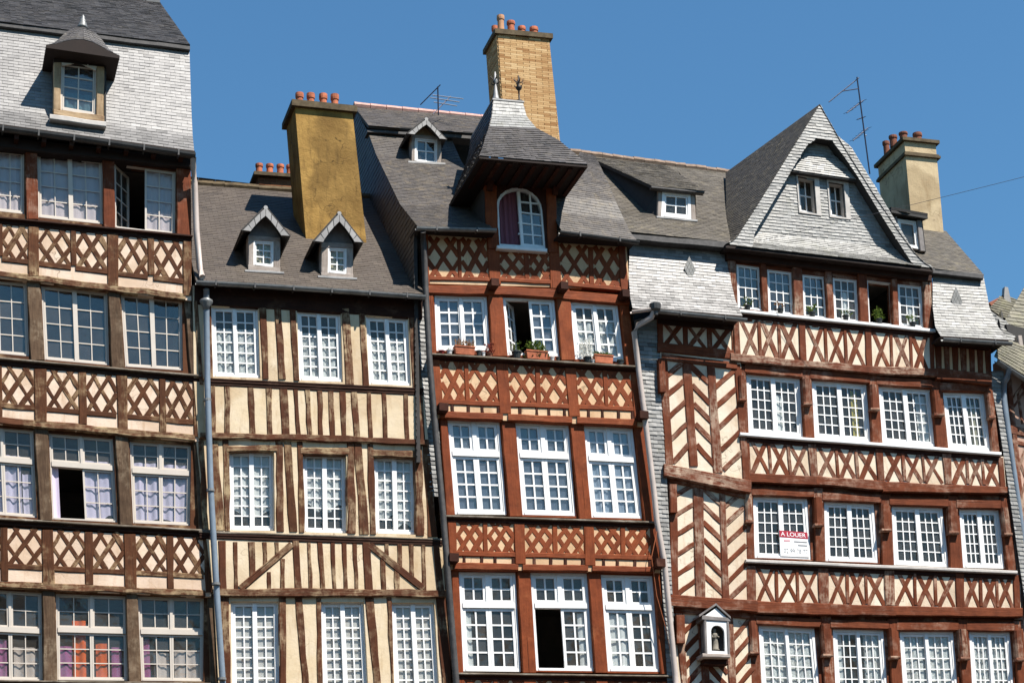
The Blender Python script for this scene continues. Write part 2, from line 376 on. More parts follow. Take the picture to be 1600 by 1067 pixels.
def room(x0, t0, b0, x1, t1, b1, y, deep=3.2):
    yb = y + .2; a, b, c, d = P(x0, t0, yb), P(x1, t1, yb), P(x1, b1, yb), P(x0, b0, yb)
    o = V3((0, deep, 0)); mb = MB()
    zt = max(a.z, b.z); zb = min(c.z, d.z); xl = min(a.x, d.x); xr = max(b.x, c.x)
    k = .06; a.x += k; d.x += k; b.x -= k; c.x -= k
    mb.quad(a, b, b + o, a + o); mb.quad(d, d + o, c + o, c); mb.quad(a, a + o, d + o, d); mb.quad(b, c, c + o, b + o); mb.quad(a + o, b + o, c + o, d + o)
    return mb.build('room', 'room_dark', cur)

PANES = {}
def window(q, y, cols=2, rows=4, up=0, frac=.4, sashes=2, rec=.07, fo=3.5, st=3.6, mu=2.2, curt=(), opened=(), mat='white_paint', gl='glass', parent=None, name='window', mid=None, hide=()):
    """casement window in opening q (pixels tl,tr,br,bl). up: pane rows above a transom at height fraction frac. opened: {sash: angle} ; hide: sashes left out"""
    wpx = (q[1][0] - q[0][0] + q[2][0] - q[3][0]) / 2; hpx = (q[3][1] - q[0][1] + q[2][1] - q[1][1]) / 2
    yw = y + rec; W3 = lambda u, v, d=0.0: P(*bil(q, u, v), yw) + V3((0, d, 0))
    lvl2 = parent is None                          # house > window > frame ; a dormer's window keeps its pieces on the dormer
    root = empty(name, W3(.5, 1), cur) if lvl2 else parent
    def rect(mb, u0, u1, v0, v1, d0, dep, pos=W3):
        mb.extr([pos(u0, v0, d0), pos(u1, v0, d0), pos(u1, v1, d0), pos(u0, v1, d0)], pos(u0, v0, d0 + dep) - pos(u0, v0, d0))
    fu, fv = fo / wpx, fo / hpx; su, sv = st / wpx, st / hpx; m_u, m_v = mu / wpx, mu / hpx
    mb = MB(); rect(mb, 0, fu, 0, 1, 0, .09); rect(mb, 1 - fu, 1, 0, 1, 0, .09); rect(mb, fu, 1 - fu, 0, fv, .002, .086); rect(mb, fu, 1 - fu, 1 - fv, 1, -.012, .1)
    tv0 = tv1 = fv
    if up:
        tv = 4.0 / hpx; tv0, tv1 = frac - tv, frac + tv
        rect(mb, fu, 1 - fu, tv0, tv1, -.014, .1)
        if sashes == 2: rect(mb, .5 - su * .75, .5 + su * .75, fv, tv0, -.004, .09)
    elif mid: rect(mb, .5 - mid / wpx / 2, .5 + mid / wpx / 2, fv, 1 - fv, -.006, .03)
    mb.build('frame', mat, root)
    tiers = [(tv1 if up else fv, 1 - fv, rows, True)] + ([(fv, tv0, up, False)] if up else [])
    n_ind = PANES.setdefault(cur.name, [0, MB()])
    for v0, v1, nr, low in tiers:
        for s in range(sashes):
            if low and s in hide: continue
            gap = .4 / wpx
            if sashes == 1: u0, u1 = fu + gap, 1 - fu - gap
            else: u0, u1 = (fu + gap, .5 - gap * .5) if s == 0 else (.5 + gap * .5, 1 - fu - gap)
            if not low and sashes == 2: u0, u1 = (fu + gap, .5 - su * .75) if s == 0 else (.5 + su * .75, 1 - fu - gap)
            ang = dict(opened).get(s) if low else None
            if ang:
                uh = u0 if s == 0 else u1; ca, sa = math.cos(ang), math.sin(ang) * (1 if s == 0 else -1)
                def pos(u, v, d=0.0, uh=uh, ca=ca, sa=sa):
                    h = W3(uh, v); r = W3(u, v) - h; vec = V3((r.x * ca - d * sa, abs(r.x) * abs(sa) + d * ca, r.z)); return h + vec
            else: pos = W3
            mb = MB(); gv = .5 / hpx; a0, a1 = v0 + gv, v1 - gv
            rect(mb, u0, u0 + su, a0, a1, .012, .03, pos); rect(mb, u1 - su, u1, a0, a1, .012, .03, pos)
            rect(mb, u0 + su, u1 - su, a0, a0 + sv, .014, .026, pos); rect(mb, u0 + su, u1 - su, a1 - sv, a1, .014, .026, pos)
            iu0, iu1, iv0, iv1 = u0 + su, u1 - su, a0 + sv, a1 - sv
            for i in range(1, cols): c = lerp(iu0, iu1, i / cols); rect(mb, c - m_u / 2, c + m_u / 2, iv0, iv1, .022, .014, pos)
            for j in range(1, nr): c = lerp(iv0, iv1, j / nr); rect(mb, iu0, iu1, c - m_v / 2, c + m_v / 2, .024, .012, pos)
            mb.build('sash', mat, root)
            for i in range(cols):
                for j in range(nr):
                    pu0, pu1 = lerp(iu0, iu1, i / cols) + (m_u / 2 if i else 0), lerp(iu0, iu1, (i + 1) / cols) - (m_u / 2 if i < cols - 1 else 0)
                    pv0, pv1 = lerp(iv0, iv1, j / nr) + (m_v / 2 if j else 0), lerp(iv0, iv1, (j + 1) / nr) - (m_v / 2 if j < nr - 1 else 0)
                    dd = [.036 + jit(.0045) for _ in range(4)]
                    cs = [pos(pu0, pv0, dd[0]), pos(pu1, pv0, dd[1]), pos(pu1, pv1, dd[2]), pos(pu0, pv1, dd[3])]
                    if n_ind[0] < 300:
                        n_ind[0] += 1; pm = MB(); pm.extr(cs, V3((0, .003, 0))); pm.build('pane', gl, root)
                    else: n_ind[1].extr(cs, V3((0, .003, 0)))
    for c in curt:
        cu0, cu1, cv0, cv1, cm = c[:5]; hang = c[5] if len(c) > 5 else 0
        n = max(10, int((cu1 - cu0) * 56)); mb = MB(); ph = random.random() * 6; k = random.uniform(20, 30); rr = 5
        for i in range(n + 1):
            u = lerp(cu0, cu1, i / n); am = 0.0 if cm in ('cur_blind', 'cur_screen') else 1.0; dy = .057 + am * (.011 * math.sin(u * k + ph) + .006 * math.sin(u * k * 2.3 + ph * 2))
            ve = cv1 + hang * (math.sin(i / n * math.pi * 2 + ph) * .5)
            for j in range(rr): mb.v.append(W3(u, lerp(cv0, ve, j / (rr - 1)), dy * (1 + .06 * math.sin(j * 1.3 + ph + u * 9))))
        for i in range(n):
            for j in range(rr - 1): b = i * rr + j; mb.f.append([b, b + rr, b + rr + 1, b + 1]); mb.t.append(.5)
        mb.build('curtain', cm, root, smooth=True)
    return root
def finish_panes():
    n, mb = PANES.get(cur.name, (0, None))
    if mb and mb.v: mb.build('pane', 'glass', cur, kind='stuff')

# ---- slates / bricks laid on a flat polygon (3-D points), rows level, with holes
def frame_of(poly):
    n = V3((0, 0, 0))
    for i in range(len(poly)):
        a, b = poly[i], poly[(i + 1) % len(poly)]; n += V3(((a.y - b.y) * (a.z + b.z), (a.z - b.z) * (a.x + b.x), (a.x - b.x) * (a.y + b.y)))
    n.normalize()
    if n.dot(CAM - poly[0]) < 0: n = -n
    h = n.cross(V3((0, 0, 1))) if abs(n.z) < .98 else V3((1, 0, 0)); h.normalize(); s = h.cross(n)
    if s.z < 0: s = -s
    return n, h, s
def slate_one(mb, o, h, s, n, x0, x1, y0, y1, lift, tone, brick=False, xt=None):
    g = .0016 if not brick else .004
    t0, t1 = xt or (x0, x1)
    a, b, c, d = (o + h * (x0 + g) + s * y0, o + h * (x1 - g) + s * y0, o + h * (t1 - g) + s * y1, o + h * (t0 + g) + s * y1)
    if brick:
        q = [a, b, c, d]; t = [p + n * lift for p in q]
        mb.add(q + t, [(4, 5, 6, 7), (0, 1, 5, 4), (1, 2, 6, 5), (2, 3, 7, 6), (3, 0, 4, 7)], tone)
    else:
        l1, l2_ = lift * random.uniform(.7, 1.35), lift * random.uniform(.7, 1.35); j = jit(.004)
        A, B = a + n * l1 + s * j, b + n * l2_ + s * (j + jit(.002)); C, D = c + n * .003, d + n * .003
        mb.add([A, B, C, D, a, b], [(0, 1, 2, 3), (4, 5, 1, 0), (4, 0, 3), (5, 2, 1)], tone)
def rtone(sp=.3, mean=.5):
    t = random.gauss(mean, sp * .55)
    if random.random() < .05: t -= .35
    return min(max(t, .001), .999)
def slates(poly, row, wid, mat, holes=(), ind=0, lift=.014, parent=None, brick=False, backing='slate_backing', thick=.05, sp=.3, name='slate', mean=.5, backoff=0.0):
    poly = [V3(p) for p in poly]; n, h, s = frame_of(poly); o = poly[0]; par = parent or cur
    cen = sum(poly, V3((0, 0, 0))) / len(poly); o = o - n * (o - cen).dot(n); poly = [p - n * (p - cen).dot(n) for p in poly]
    loops = [[((p - o).dot(h), (p - o).dot(s)) for p in lp] for lp in [poly] + [[V3(q) for q in hh] for hh in holes]]
    ys = [p[1] for p in loops[0]]; y = min(ys); st = MB(); k = 0; left = ind
    mbk = MB(); mbk.holed(poly, holes, n * -thick)
    for i in range(len(mbk.v)): mbk.v[i] -= n * .002
    mbk.build('backing' if not brick else 'mortar', backing, par)
    while y < max(ys) - row * .15:
        y1 = min(y + row, max(ys)); ym = (y + y1) / 2
        def cross(yy):
            xs = []
            for lp in loops:
                for i in range(len(lp)):
                    a, b = lp[i], lp[(i + 1) % len(lp)]
                    if (a[1] <= yy) != (b[1] <= yy): xs.append(a[0] + (b[0] - a[0]) * (yy - a[1]) / (b[1] - a[1]))
            return sorted(xs)
        xs = cross(ym); xb, xt = cross(y + row * .02), cross(y1 - row * .02)
        if len(xb) != len(xs) or max([abs(p - q_) for p, q_ in zip(xb, xs)] + [0]) > wid * 1.2: xb = xs
        if len(xt) != len(xs) or max([abs(p - q_) for p, q_ in zip(xt, xs)] + [0]) > wid * 1.2: xt = xs
        for i in range(0, len(xs) - 1, 2):
            x0, x1 = xs[i], xs[i + 1]; x = x0 - (x0 % wid) + (wid * .5 if k % 2 else 0)
            if x > x0: x -= wid
            while x < x1:
                e = x + wid; a, b = max(x, x0), min(e, x1)
                if b - a > wid * .08 or x <= x0 or e >= x1:
                    t = rtone(sp, mean); ab, at = (xb[i], xt[i]) if x <= x0 else (a, a); bb, bt_ = (xb[i + 1], xt[i + 1]) if e >= x1 else (b, b)
                    if left > 0 and b - a > wid * .5:
                        left -= 1; m1 = MB(); slate_one(m1, o, h, s, n, ab, bb, y, y1, lift, t, brick, (at, bt_)); m1.build(name, mat, par)
                    else: slate_one(st, o, h, s, n, ab, bb, y, y1 - (.004 if brick else 0), lift, t, brick, (at, bt_))
                x = e
        y += row; k += 1
    if st.v: st.build(name, mat, par, kind='stuff')
def patch_pt(Lp, Rp, u, v):
    def al(pts, t):
        d = [0]
        for i in range(1, len(pts)): d.append(d[-1] + (pts[i] - pts[i - 1]).length)
        x = t * d[-1]
        for i in range(1, len(pts)):
            if x <= d[i] or i == len(pts) - 1: return pts[i - 1].lerp(pts[i], (x - d[i - 1]) / max(d[i] - d[i - 1], 1e-6))
    return al(Lp, v).lerp(al(Rp, v), u)
def slate_patch(Lp, Rp, row, wid, mat, ind=0, lift=.014, parent=None, sp=.3, thick=.06, mean=.5, name='slate', skip=None):
    """slates on a curved sheet between two edge lines (bottom to top)"""
    par = parent or cur
    Lp = [V3(p) for p in Lp]; Rp = [V3(p) for p in Rp]
    ln = sum((Lp[i] - Lp[i - 1]).length for i in range(1, len(Lp))); nr = max(2, round(ln / row)); st = MB(); left = ind; bk = MB()
    for k in range(nr):
        v0, v1 = k / nr, min((k + 1.12) / nr, 1); a, b = patch_pt(Lp, Rp, 0, v0), patch_pt(Lp, Rp, 1, v0); c, d = patch_pt(Lp, Rp, 1, v1), patch_pt(Lp, Rp, 0, v1)
        w0 = max((b - a).length, (c - d).length); nc = max(1, round(w0 / wid)); nrm = ((b - a) if (b - a).length > .01 else (c - d)).cross(d - a).normalized()
        if nrm.dot(CAM - a) < 0: nrm = -nrm
        bk.quad(a - nrm * .002, b - nrm * .002, c - nrm * .002, d - nrm * .002)
        cuts = [0] + [min(max((i + (.5 if k % 2 else 0) + jit(.06)) / nc, 0), 1) for i in range(0 if k % 2 else 1, nc)] + [1]
        for i in range(len(cuts) - 1):
            u0, u1 = cuts[i] , cuts[i + 1]
            if (u1 - u0) * w0 < .02: continue
            g = .0016 / max(w0, .01); u0 += g; u1 -= g
            A, B, C, D = patch_pt(Lp, Rp, u0, v0), patch_pt(Lp, Rp, u1, v0), patch_pt(Lp, Rp, u1, v1), patch_pt(Lp, Rp, u0, v1)
            if skip and skip(V3((A + C) / 2)): continue
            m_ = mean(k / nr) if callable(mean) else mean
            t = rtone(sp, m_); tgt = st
            if left > 0: left -= 1; tgt = MB()
            e1, e2 = nrm * lift * random.uniform(.7, 1.3), nrm * lift * random.uniform(.7, 1.3)
            tgt.add([A + e1, B + e2, C + nrm * .003, D + nrm * .003, A, B], [(0, 1, 2, 3), (4, 5, 1, 0), (4, 0, 3), (5, 2, 1)], t)
            if tgt is not st: tgt.build(name, mat, par)
    bk.build('backing', 'slate_backing', par)
    if st.v: st.build(name, mat, par, kind='stuff')
def tube(name, pts, r, mat, parent=None, n=8, smooth=True):
    mb = MB(); mb.tube(pts, r, n); return mb.build(name, mat, parent or cur, smooth=smooth)
def gutter(pts, r=.07, mat='zinc', parent=None, name='gutter'):
    """half-round gutter with brackets: an open trough along pts"""
    pts = [V3(p) for p in pts]; mb = MB(); n = 7
    for p in pts:
        for k in range(n + 1):
            a = math.pi * k / n; mb.v.append(p + V3((0, -math.cos(a) * r, -math.sin(a) * r)))
        for k in range(n, -1, -1):
            a = math.pi * k / n; mb.v.append(p + V3((0, -math.cos(a) * r * .86, -math.sin(a) * r * .86)))
    m = 2 * (n + 1)
    for i in range(len(pts) - 1):
        for k in range(m): mb.f.append([i * m + k, i * m + (k + 1) % m, (i + 1) * m + (k + 1) % m, (i + 1) * m + k]); mb.t.append(.5)
    mb.f += [list(range(m))[::-1], [(len(pts) - 1) * m + k for k in range(m)]]; mb.t += [.5, .5]
    g = mb.build(name, mat, parent or cur)
    tot = (pts[-1] - pts[0]).length; cnt = int(tot / .55)
    for i in range(cnt):
        c = pts[0].lerp(pts[-1], (i + .5) / cnt); b = MB(); b.box(c + V3((0, 0, -r * .35)), (.025, r * 2.12, r * 1.5)); b.build('gutter_bracket', 'zinc_dark', g)
    return g
def chimney(name, front, y, depth, mat, capmat, cap, pots, brick=None, parent=None, courses=()):
    """front: 4 pixels tl,tr,br,bl ; cap: (overhang m, height m) ; pots: (px, py top, py bottom, width px, y offset, material)"""
    a = [P(*p, y) for p in front]; root = empty(name, (a[2] + a[3]) / 2, parent or cur)
    mb = MB(); mb.extr(a, V3((0, depth, 0))); mb.build('stack', mat, root)
    if brick:
        slates([p + V3((0, -.004, 0)) for p in a], brick[0], brick[1], brick[2], lift=.012, parent=root, brick=True, backing='mortar', thick=.002, sp=.5, name='brick')
        o = V3((-.004, 0, 0)); slates([a[0] + o, a[3] + o, a[3] + o + V3((0, depth, 0)), a[0] + o + V3((0, depth, 0))], brick[0], brick[1], brick[2], lift=.012, parent=root, brick=True, backing='mortar', thick=.002, sp=.5, name='brick')
    z0 = (a[0].z + a[1].z) / 2
    def slab(ov, zb, h, nm):
        mb = MB(); q = [V3((a[0].x - ov, y - ov, a[0].z + zb)), V3((a[1].x + ov, y - ov, a[1].z + zb)), V3((a[1].x + ov, y + depth + ov, a[1].z + zb)), V3((a[0].x - ov, y + depth + ov, a[0].z + zb))]
        mb.extr(q, V3((0, 0, h))); mb.build(nm, capmat, root)
    slab(cap[0], 0.001, cap[1], 'cap')
    for (zb, h, ov) in courses: slab(ov, zb, h, 'moulding')
    for (px, pt, pb, wp, yo, pm) in pots:
        yy = y + yo; tp, bt = P(px, pt, yy), P(px, pb, yy); r = (P(px + wp / 2, pt, yy) - P(px - wp / 2, pt, yy)).length / 2
        zc = lerp(a[0].z, a[1].z, (bt.x - a[0].x) / (a[1].x - a[0].x)) + cap[1]; hh = tp.z - zc
        mb = MB(); mb.lathe((tp.x, yy, zc), [(r * .92, 0), (r * .86, hh * .3), (r * .82, hh * .72), (r * .98, hh * .76), (r * 1.02, hh * .86), (r * .98, hh), (r * .74, hh), (r * .7, hh * .5)], 14); mb.build('chimney_pot', pm, root, smooth=False)
    return root
# ================================================================== ground
mb = MB(); mb.quad((-600, -600, 0), (600, -600, 0), (600, 600, 0), (-600, 600, 0))
tag(mb.build('ground', 'paving'), None, None, kind='structure')

def house(name, x0, x1, y, label, zlow_px):
    """an Empty at the foot of the front; plain lower wall down to the ground under the part in view"""
    global cur
    a, b = P(x0, zlow_px, y), P(x1, zlow_px, y); cur = empty(name, ((a.x + b.x) / 2, y, 0)); tag(cur, label, 'house')
    return a, b
def lower_wall(a, b, y, mat):
    mb = MB(); mb.extr([V3((a.x, y + .05, 0)), V3((b.x, y + .05, 0)), V3((b.x, y + .05, b.z)), V3((a.x, y + .05, a.z))], V3((0, .3, 0))); mb.build('ground_floor_wall', mat, cur)
def body(x0, x1, y0, y1, z0, z1):
    """party walls and back wall behind the front"""
    mb = MB()
    for q in ([(x0, y0, z0), (x0, y1, z0), (x0, y1, z1), (x0, y0, z1)], [(x1, y0, z0), (x1, y1, z0), (x1, y1, z1), (x1, y0, z1)], [(x0, y1, z0), (x1, y1, z0), (x1, y1, z1), (x0, y1, z1)]): mb.quad(*q)
    mb.build('party_wall', 'slate_backing', cur)
def sill(x0, y0, x1, y1, y, th=12, mat='sill_wood', mmat='brown_dark', ledge=3.2, pr=.062, depth=.2):
    RA(x0 - 1, y0, y0 + ledge, x1 + 1, y1, y1 + ledge, y, mat, 'sill', pr, depth=depth + pr, wob=.35)
    RA(x0, y0 + ledge, y0 + th * .62, x1, y1 + ledge, y1 + th * .62, y, mmat, 'moulding', pr * .62, wob=.3, depth=.2)
    RA(x0, y0 + th * .6, y0 + th, x1, y1 + th * .6, y1 + th, y, mmat, 'moulding', pr * .4, wob=.3, depth=.2)

# ================================================================== house with the white slate mansard (far left)
Y1 = 0.0
a, b = house('half_timbered_house', -75, 341, Y1, 'brown timbered house with lattice panels, pale slate mansard and a domed dormer', 1100)
BW, GW, WB = 'oak_weathered', 'oak_grey', 'oak_worn_beam'
ya = [Y1, Y1 + .05, Y1 + .10, Y1 + .15]
# storey rows: windows
r1 = [[(-46, 229), (38, 236), (38, 335), (-44, 326)], [(58, 237), (160, 250), (163, 351), (60, 340)], [(178, 254), (275, 267), (274, 368), (179, 356)]]
r2 = [[(-52, 433), (42, 441), (46, 557), (-50, 548)], [(64, 445), (168, 456), (171, 571), (70, 562)], [(188, 457), (285, 467), (286, 579), (196, 573)]]
r3 = [[(-48, 663), (52, 671), (58, 809), (-42, 801)], [(76, 675), (176, 684), (184, 816), (82, 811)], [(202, 688), (299, 694), (297, 821), (208, 817)]]
r4 = [[(-35, 918), (65, 925), (67, 1063), (-32, 1061)], [(87, 926), (198, 930), (200, 1063), (89, 1062)], [(215, 930), (319, 933), (318, 1064), (221, 1063)]]
tops = [(-75, 219, 300, 258), (-75, 426, 294, 458), (-75, 655, 312, 686), (-75, 914, 330, 930)]
bots = [(-75, 332, 300, 372), (-75, 552, 314, 589), (-75, 804, 330, 830), (-75, 1058, 342, 1066)]
rows = [r1, r2, r3, r4]
LX = [(-75, -72), (-78, -74), (-72, -68), (-64, -60)]; RX = [(298, 299), (297, 310), (316, 328), (336, 341)]
for i in range(4):
    row_walls(LX[i], RX[i], tops[i], bots[i], rows[i], ya[i] + .02, BW)
    t, bo = tops[i], bots[i]; room(LX[i][0], t[1], bo[1], RX[i][1], t[3], bo[3], ya[i])
kw = dict(mat='cream_paint', fo=2.4, st=2.8, mu=1.6)
window(r1[0], ya[0], 2, 4, curt=[(.03, .97, .02, .97, 'cur_pink')], **kw)
window(r1[1], ya[0], 2, 4, curt=[(.03, .97, .02, .97, 'cur_pink')], mid=7, **kw)
window(r1[2], ya[0], 2, 4, curt=[(.5, .97, .02, .97, 'cur_pink')], opened={0: .95}, **kw)
for q in r2: window(q, ya[1], 2, 4, mid=7, gl='glass_mirror', **kw)
window(r3[0], ya[2], 2, 3, 2, .37, curt=[(.1, .78, .3, .97, 'cur_lilac'), (.8, .97, .5, .97, 'cur_lilac')], **kw)
window(r3[1], ya[2], 2, 3, 2, .36, curt=[(.53, .97, .28, .97, 'cur_lilac', .12), (.02, .13, .3, .97, 'cur_lilac')], hide=(0,), **kw)
window(r3[2], ya[2], 2, 3, 2, .36, curt=[(.03, .97, .25, .97, 'cur_lilac', .1)], **kw)
window(r4[0], ya[3], 2, 3, 2, .44, curt=[(.05, .45, .55, .97, 'cur_purple'), (.55, .95, .62, .97, 'cur_grey')], **kw)
window(r4[1], ya[3], 2, 3, 2, .42, curt=[(.02, .22, .6, .97, 'cur_purple'), (.23, .42, .3, .97, 'cur_orange'), (.56, .74, .56, .97, 'cur_orange'), (.78, .92, .6, .97, 'cur_purple')], **kw)
window(r4[2], ya[3], 2, 3, 2, .42, curt=[(.02, .16, .5, .97, 'cur_purple'), (.22, .46, .66, .97, 'cur_grey'), (.55, .95, .62, .97, 'cur_grey')], **kw)
# posts between the windows
for (s, i) in (((-70, -46, 225, -70, -44, 332), 0), ((40, 58.5, 232, 41, 60, 342), 0), ((160, 179, 246, 162, 180, 356), 0), ((276, 298, 262, 276, 299, 372), 0)): PO(*s, ya[i], 'red_brown')
for s in ((-74, -53, 430, -70, -51, 552), (42, 62, 437, 48, 70, 562), (169, 187, 452, 174, 195, 574), (287, 298, 460, 298, 311, 587)): PO(*s, ya[1], GW)
for s in ((-70, -49, 660, -66, -43, 803), (54, 75, 667, 62, 81, 812), (180, 200, 678, 187, 207, 819), (302, 317, 688, 311, 328, 829)): PO(*s, ya[2], GW)
for s in ((-60, -36, 915, -58, -33, 1060), (66, 86, 922, 68, 90, 1066), (197, 215, 927, 201, 220, 1066), (324, 336, 928, 328, 341, 1067)): PO(*s, ya[3], GW)
# bands of lattice: band(top line, lattice bottom line, lintel top, lintel bottom)
B1 = [(-75, 343, 299, 378), (-75, 391, 299, 438), (-75, 413, 299, 460), (-75, 424, 299, 470)]
B2 = [(-75, 566, 313, 597), (-75, 622, 313, 657), (-75, 644, 313, 680), (-75, 655, 313, 690)]
B3 = [(-75, 820, 330, 841), (-75, 876, 330, 897), (-75, 903, 330, 922), (-75, 914, 330, 932)]
B4 = [(-75, 1072, 342, 1080), (-75, 1124, 342, 1134), (-75, 1150, 342, 1160), (-75, 1160, 342, 1170)]
PB = [[(-75, -55, -77, -58), (44, 61, 44, 61), (167, 185, 168, 185), (286, 300, 286, 299)],
      [(-75, -52, -72, -50), (53, 73, 54, 73), (181, 199, 184, 200), (301, 313, 303, 314)],
      [(-70, -46, -66, -40), (65, 83, 66, 86), (193, 212, 195, 214), (317, 331, 322, 334)],
      [(-62, -40, -60, -38), (68, 90, 69, 92), (201, 221, 203, 223), (328, 342, 330, 345)]]
MS = [[(-6, 4), (110, 119), (230, 241)], [(-5, 3), (122, 135), (248, 259)], [(0, 12), (132, 145), (260, 271)], [(12, 24), (142, 154), (268, 280)]]
for i, B in enumerate((B1, B2, B3, B4)):
    y = ya[i]; top, lat, lt, lb = B
    panel([(top[0], top[1]), (top[2], top[3]), (lb[2], lb[3]), (lb[0], lb[1])], y, 'plaster_rose')
    X = lambda p: (p[0] + p[2]) / 2
    for p in PB[i]: PO(p[0], p[1], ypx(top, p[0]), p[2], p[3], ypx(lt, p[0]) + 3, y, BW, 'post', .036)
    for m in MS[i]: PO(m[0], m[1], ypx(top, m[0]), m[0] + 1, m[1] + 1, ypx(lt, m[0]) if i else ypx(lat, m[0]), y, BW, 'stud', .03)
    edges = sorted([(p[0], p[1]) for p in PB[i]] + MS[i])
    for (e0, e1) in zip(edges, edges[1:]):
        xl, xr = e0[1], e1[0]
        if xr - xl < 10: continue
        lattice([(xl, ypx(top, xl)), (xr, ypx(top, xr)), (xr + 1, ypx(lat, xr)), (xl + 1, ypx(lat, xl))], LAT_A, 8.3, y, BW)
        RA(xl - 1, ypx(lat, xl) - 1, ypx(lat, xl) + 8, xr + 1, ypx(lat, xr) - 1, ypx(lat, xr) + 8, y, BW, 'rail', .024)
    for (p0, p1) in zip(PB[i], PB[i][1:]):
        RA(p0[0] - 1, ypx(lt, p0[0]), ypx(lb, p0[0]), p1[0] + 4, ypx(lt, p1[0]), ypx(lb, p1[0]), y, WB, 'lintel', .03, wob=1.4)
sill(-75, 331, 300, 367, ya[0], 12, 'brown_dark'); sill(-75, 551, 314, 585, ya[1], 13); sill(-75, 804, 330, 827, ya[2], 12); sill(-75, 1060, 343, 1066, ya[3], 13)
# eave beam, gutter and mansard
RA(-75, 206, 222, 300, 246, 262, ya[0], 'soffit_shade', 'eave_beam', .10, depth=.4)
g0, g1 = P(-80, 189, -.3), P(305, 242, -.3)
for i in range(9):
    x = -60 + i * 43; BRK = P(x, ypx((-75, 205, 300, 247), x), -.28); mb = MB(); mb.box(BRK + V3((0, .25, .03)), (.07, .5, .09)); mb.build('rafter_end', 'brown_dark', cur)
mb = MB(); mb.extr([g0 + V3((0, .02, .05)), g1 + V3((0, .02, .05)), g1 + V3((0, .7, .07)), g0 + V3((0, .7, .07))], V3((0, 0, .03))); mb.build('soffit', 'soffit_shade', cur)
gutter([g0, P(112, 214, -.3), g1], .075, 'zinc_dark')
mL = [P(-80, 184, -.27), P(-80, 160, -.08), P(-80, 120, .12), P(-80, 29, .62)]; mR = [P(303.5, 237, -.27), P(301, 212, -.08), P(299, 170, .12), P(296, 76, .62)]
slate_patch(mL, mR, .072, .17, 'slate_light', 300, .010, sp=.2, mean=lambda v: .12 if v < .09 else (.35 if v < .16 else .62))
xr = P(296, 74, .55).x
u0, u1 = P(-80, 24, .5), P(297, 71, .5); t1 = PX(250, 4, xr); t0 = V3((u0.x, t1.y, t1.z))
RA(-80, 25, 32, 297, 72, 79, .52, 'pipe_dark', 'eave_board', .03, depth=.3)
slates([u0, u1, t1, t0], .11, .2, 'slate_dark', lift=.01, sp=.35)
slates([t0, t1, t1 + V3((0, 3, -2.6)), t0 + V3((0, 3, -2.6))], .3, .3, 'slate_dark')
mb = MB()
for i in range(14): mb.tube([t0.lerp(t1, i / 14), t0.lerp(t1, (i + .96) / 14)], .11, 8)
mb.build('ridge_tile', 'stone_white', cur, kind='stuff')
body(P(-75, 300, 0).x, mR[-1].x - .1, .7, 7.5, 0, mR[-1].z)
a, b = P(-60, 1165, ya[3]), P(345, 1175, ya[3]); lower_wall(a, b, ya[3], 'plaster_ochre')
# domed dormer
yd = -.2
dr = empty('dormer', P(122, 190, yd), cur)
o = V3((0, .95, 0))
PO(84, 96, 98, 83, 95, 171, yd, 'cream_wood', 'post', .02, parent=dr); PO(151, 163, 104, 150, 162, 182, yd, 'cream_wood', 'post', .02, parent=dr)
RA(84, 78, 98, 164, 88, 106, yd, 'soffit_shade', 'lintel', .02, parent=dr, depth=.3)
RA(78, 178, 186, 166, 190, 198, yd, 'stone_white', 'sill', .09, parent=dr, depth=.3)
RA(84, 170, 179, 163, 181, 191, yd, 'cream_wood', 'rail', .03, parent=dr, depth=.3)
for xx, yt, yb in ((84, 92, 178), (163, 100, 190)):
    A, B = P(xx, yt, yd + .04), P(xx, yb, yd + .04); mb = MB(); mb.extr([A, B, B + o, A + o], V3((.03, 0, 0))); mb.build('cheek', 'slate_backing', dr)
window([(95, 95), (152, 103), (150, 182), (94, 172)], yd - .02, 2, 4, sashes=1, rec=.05, fo=3.5, st=2.2, mu=2, mat='cream_paint', parent=dr, curt=[(.05, .95, .58, .95, 'cur_green')], gl='glass_mirror')
mb = MB(); A, B, C, D = P(90, 95, .3), P(156, 103, .3), P(154, 184, .3), P(89, 174, .3); mb.quad(A, B, C, D); mb.build('room', 'room_dark', dr)
mb = MB(); hd = [P(95 + 57 * k / 8, 95 + k - 0, yd - .012) for k in range(9)]; lo_ = [P(97.5 + 52 * k / 8, 103 + k - 6.5 * math.sin(math.pi * k / 8), yd - .012) for k in range(9)]; mb.extr(hd + lo_[::-1], V3((0, .03, 0))); mb.build('arched_head', 'cream_paint', dr)
yh = -.5
ap = P(129, 42, yh + .5); LF, RF = P(72, 71, yh), P(187, 88, yh); N = 10
prof = [(0, 1.0), (.08, .88), (.2, .75), (.38, .62), (.56, .5), (.72, .37), (.85, .22), (.94, .1), (1, .05)]
arch = lambda s:   .2 * (math.sin(math.pi * s) ** 1.5) + .03
ring = [LF + V3((0, 1.2, 0)), LF + V3((0, .6, 0))] + [LF.lerp(RF, s / 8) + V3((0, 0, arch(s / 8) - .03)) for s in range(9)] + [RF + V3((0, .6, 0)), RF + V3((0, 1.2, 0))]
hood = MB(); rg = []
for (hh, r) in prof:
    row = []
    for p in ring:
        q = V3((lerp(ap.x, p.x, r), lerp(ap.y, p.y, r), 0)); q.z = lerp(p.z, ap.z, hh); row.append(q)
    rg.append(row)
for k in range(len(prof) - 1): slate_ = None
par_hood = dr
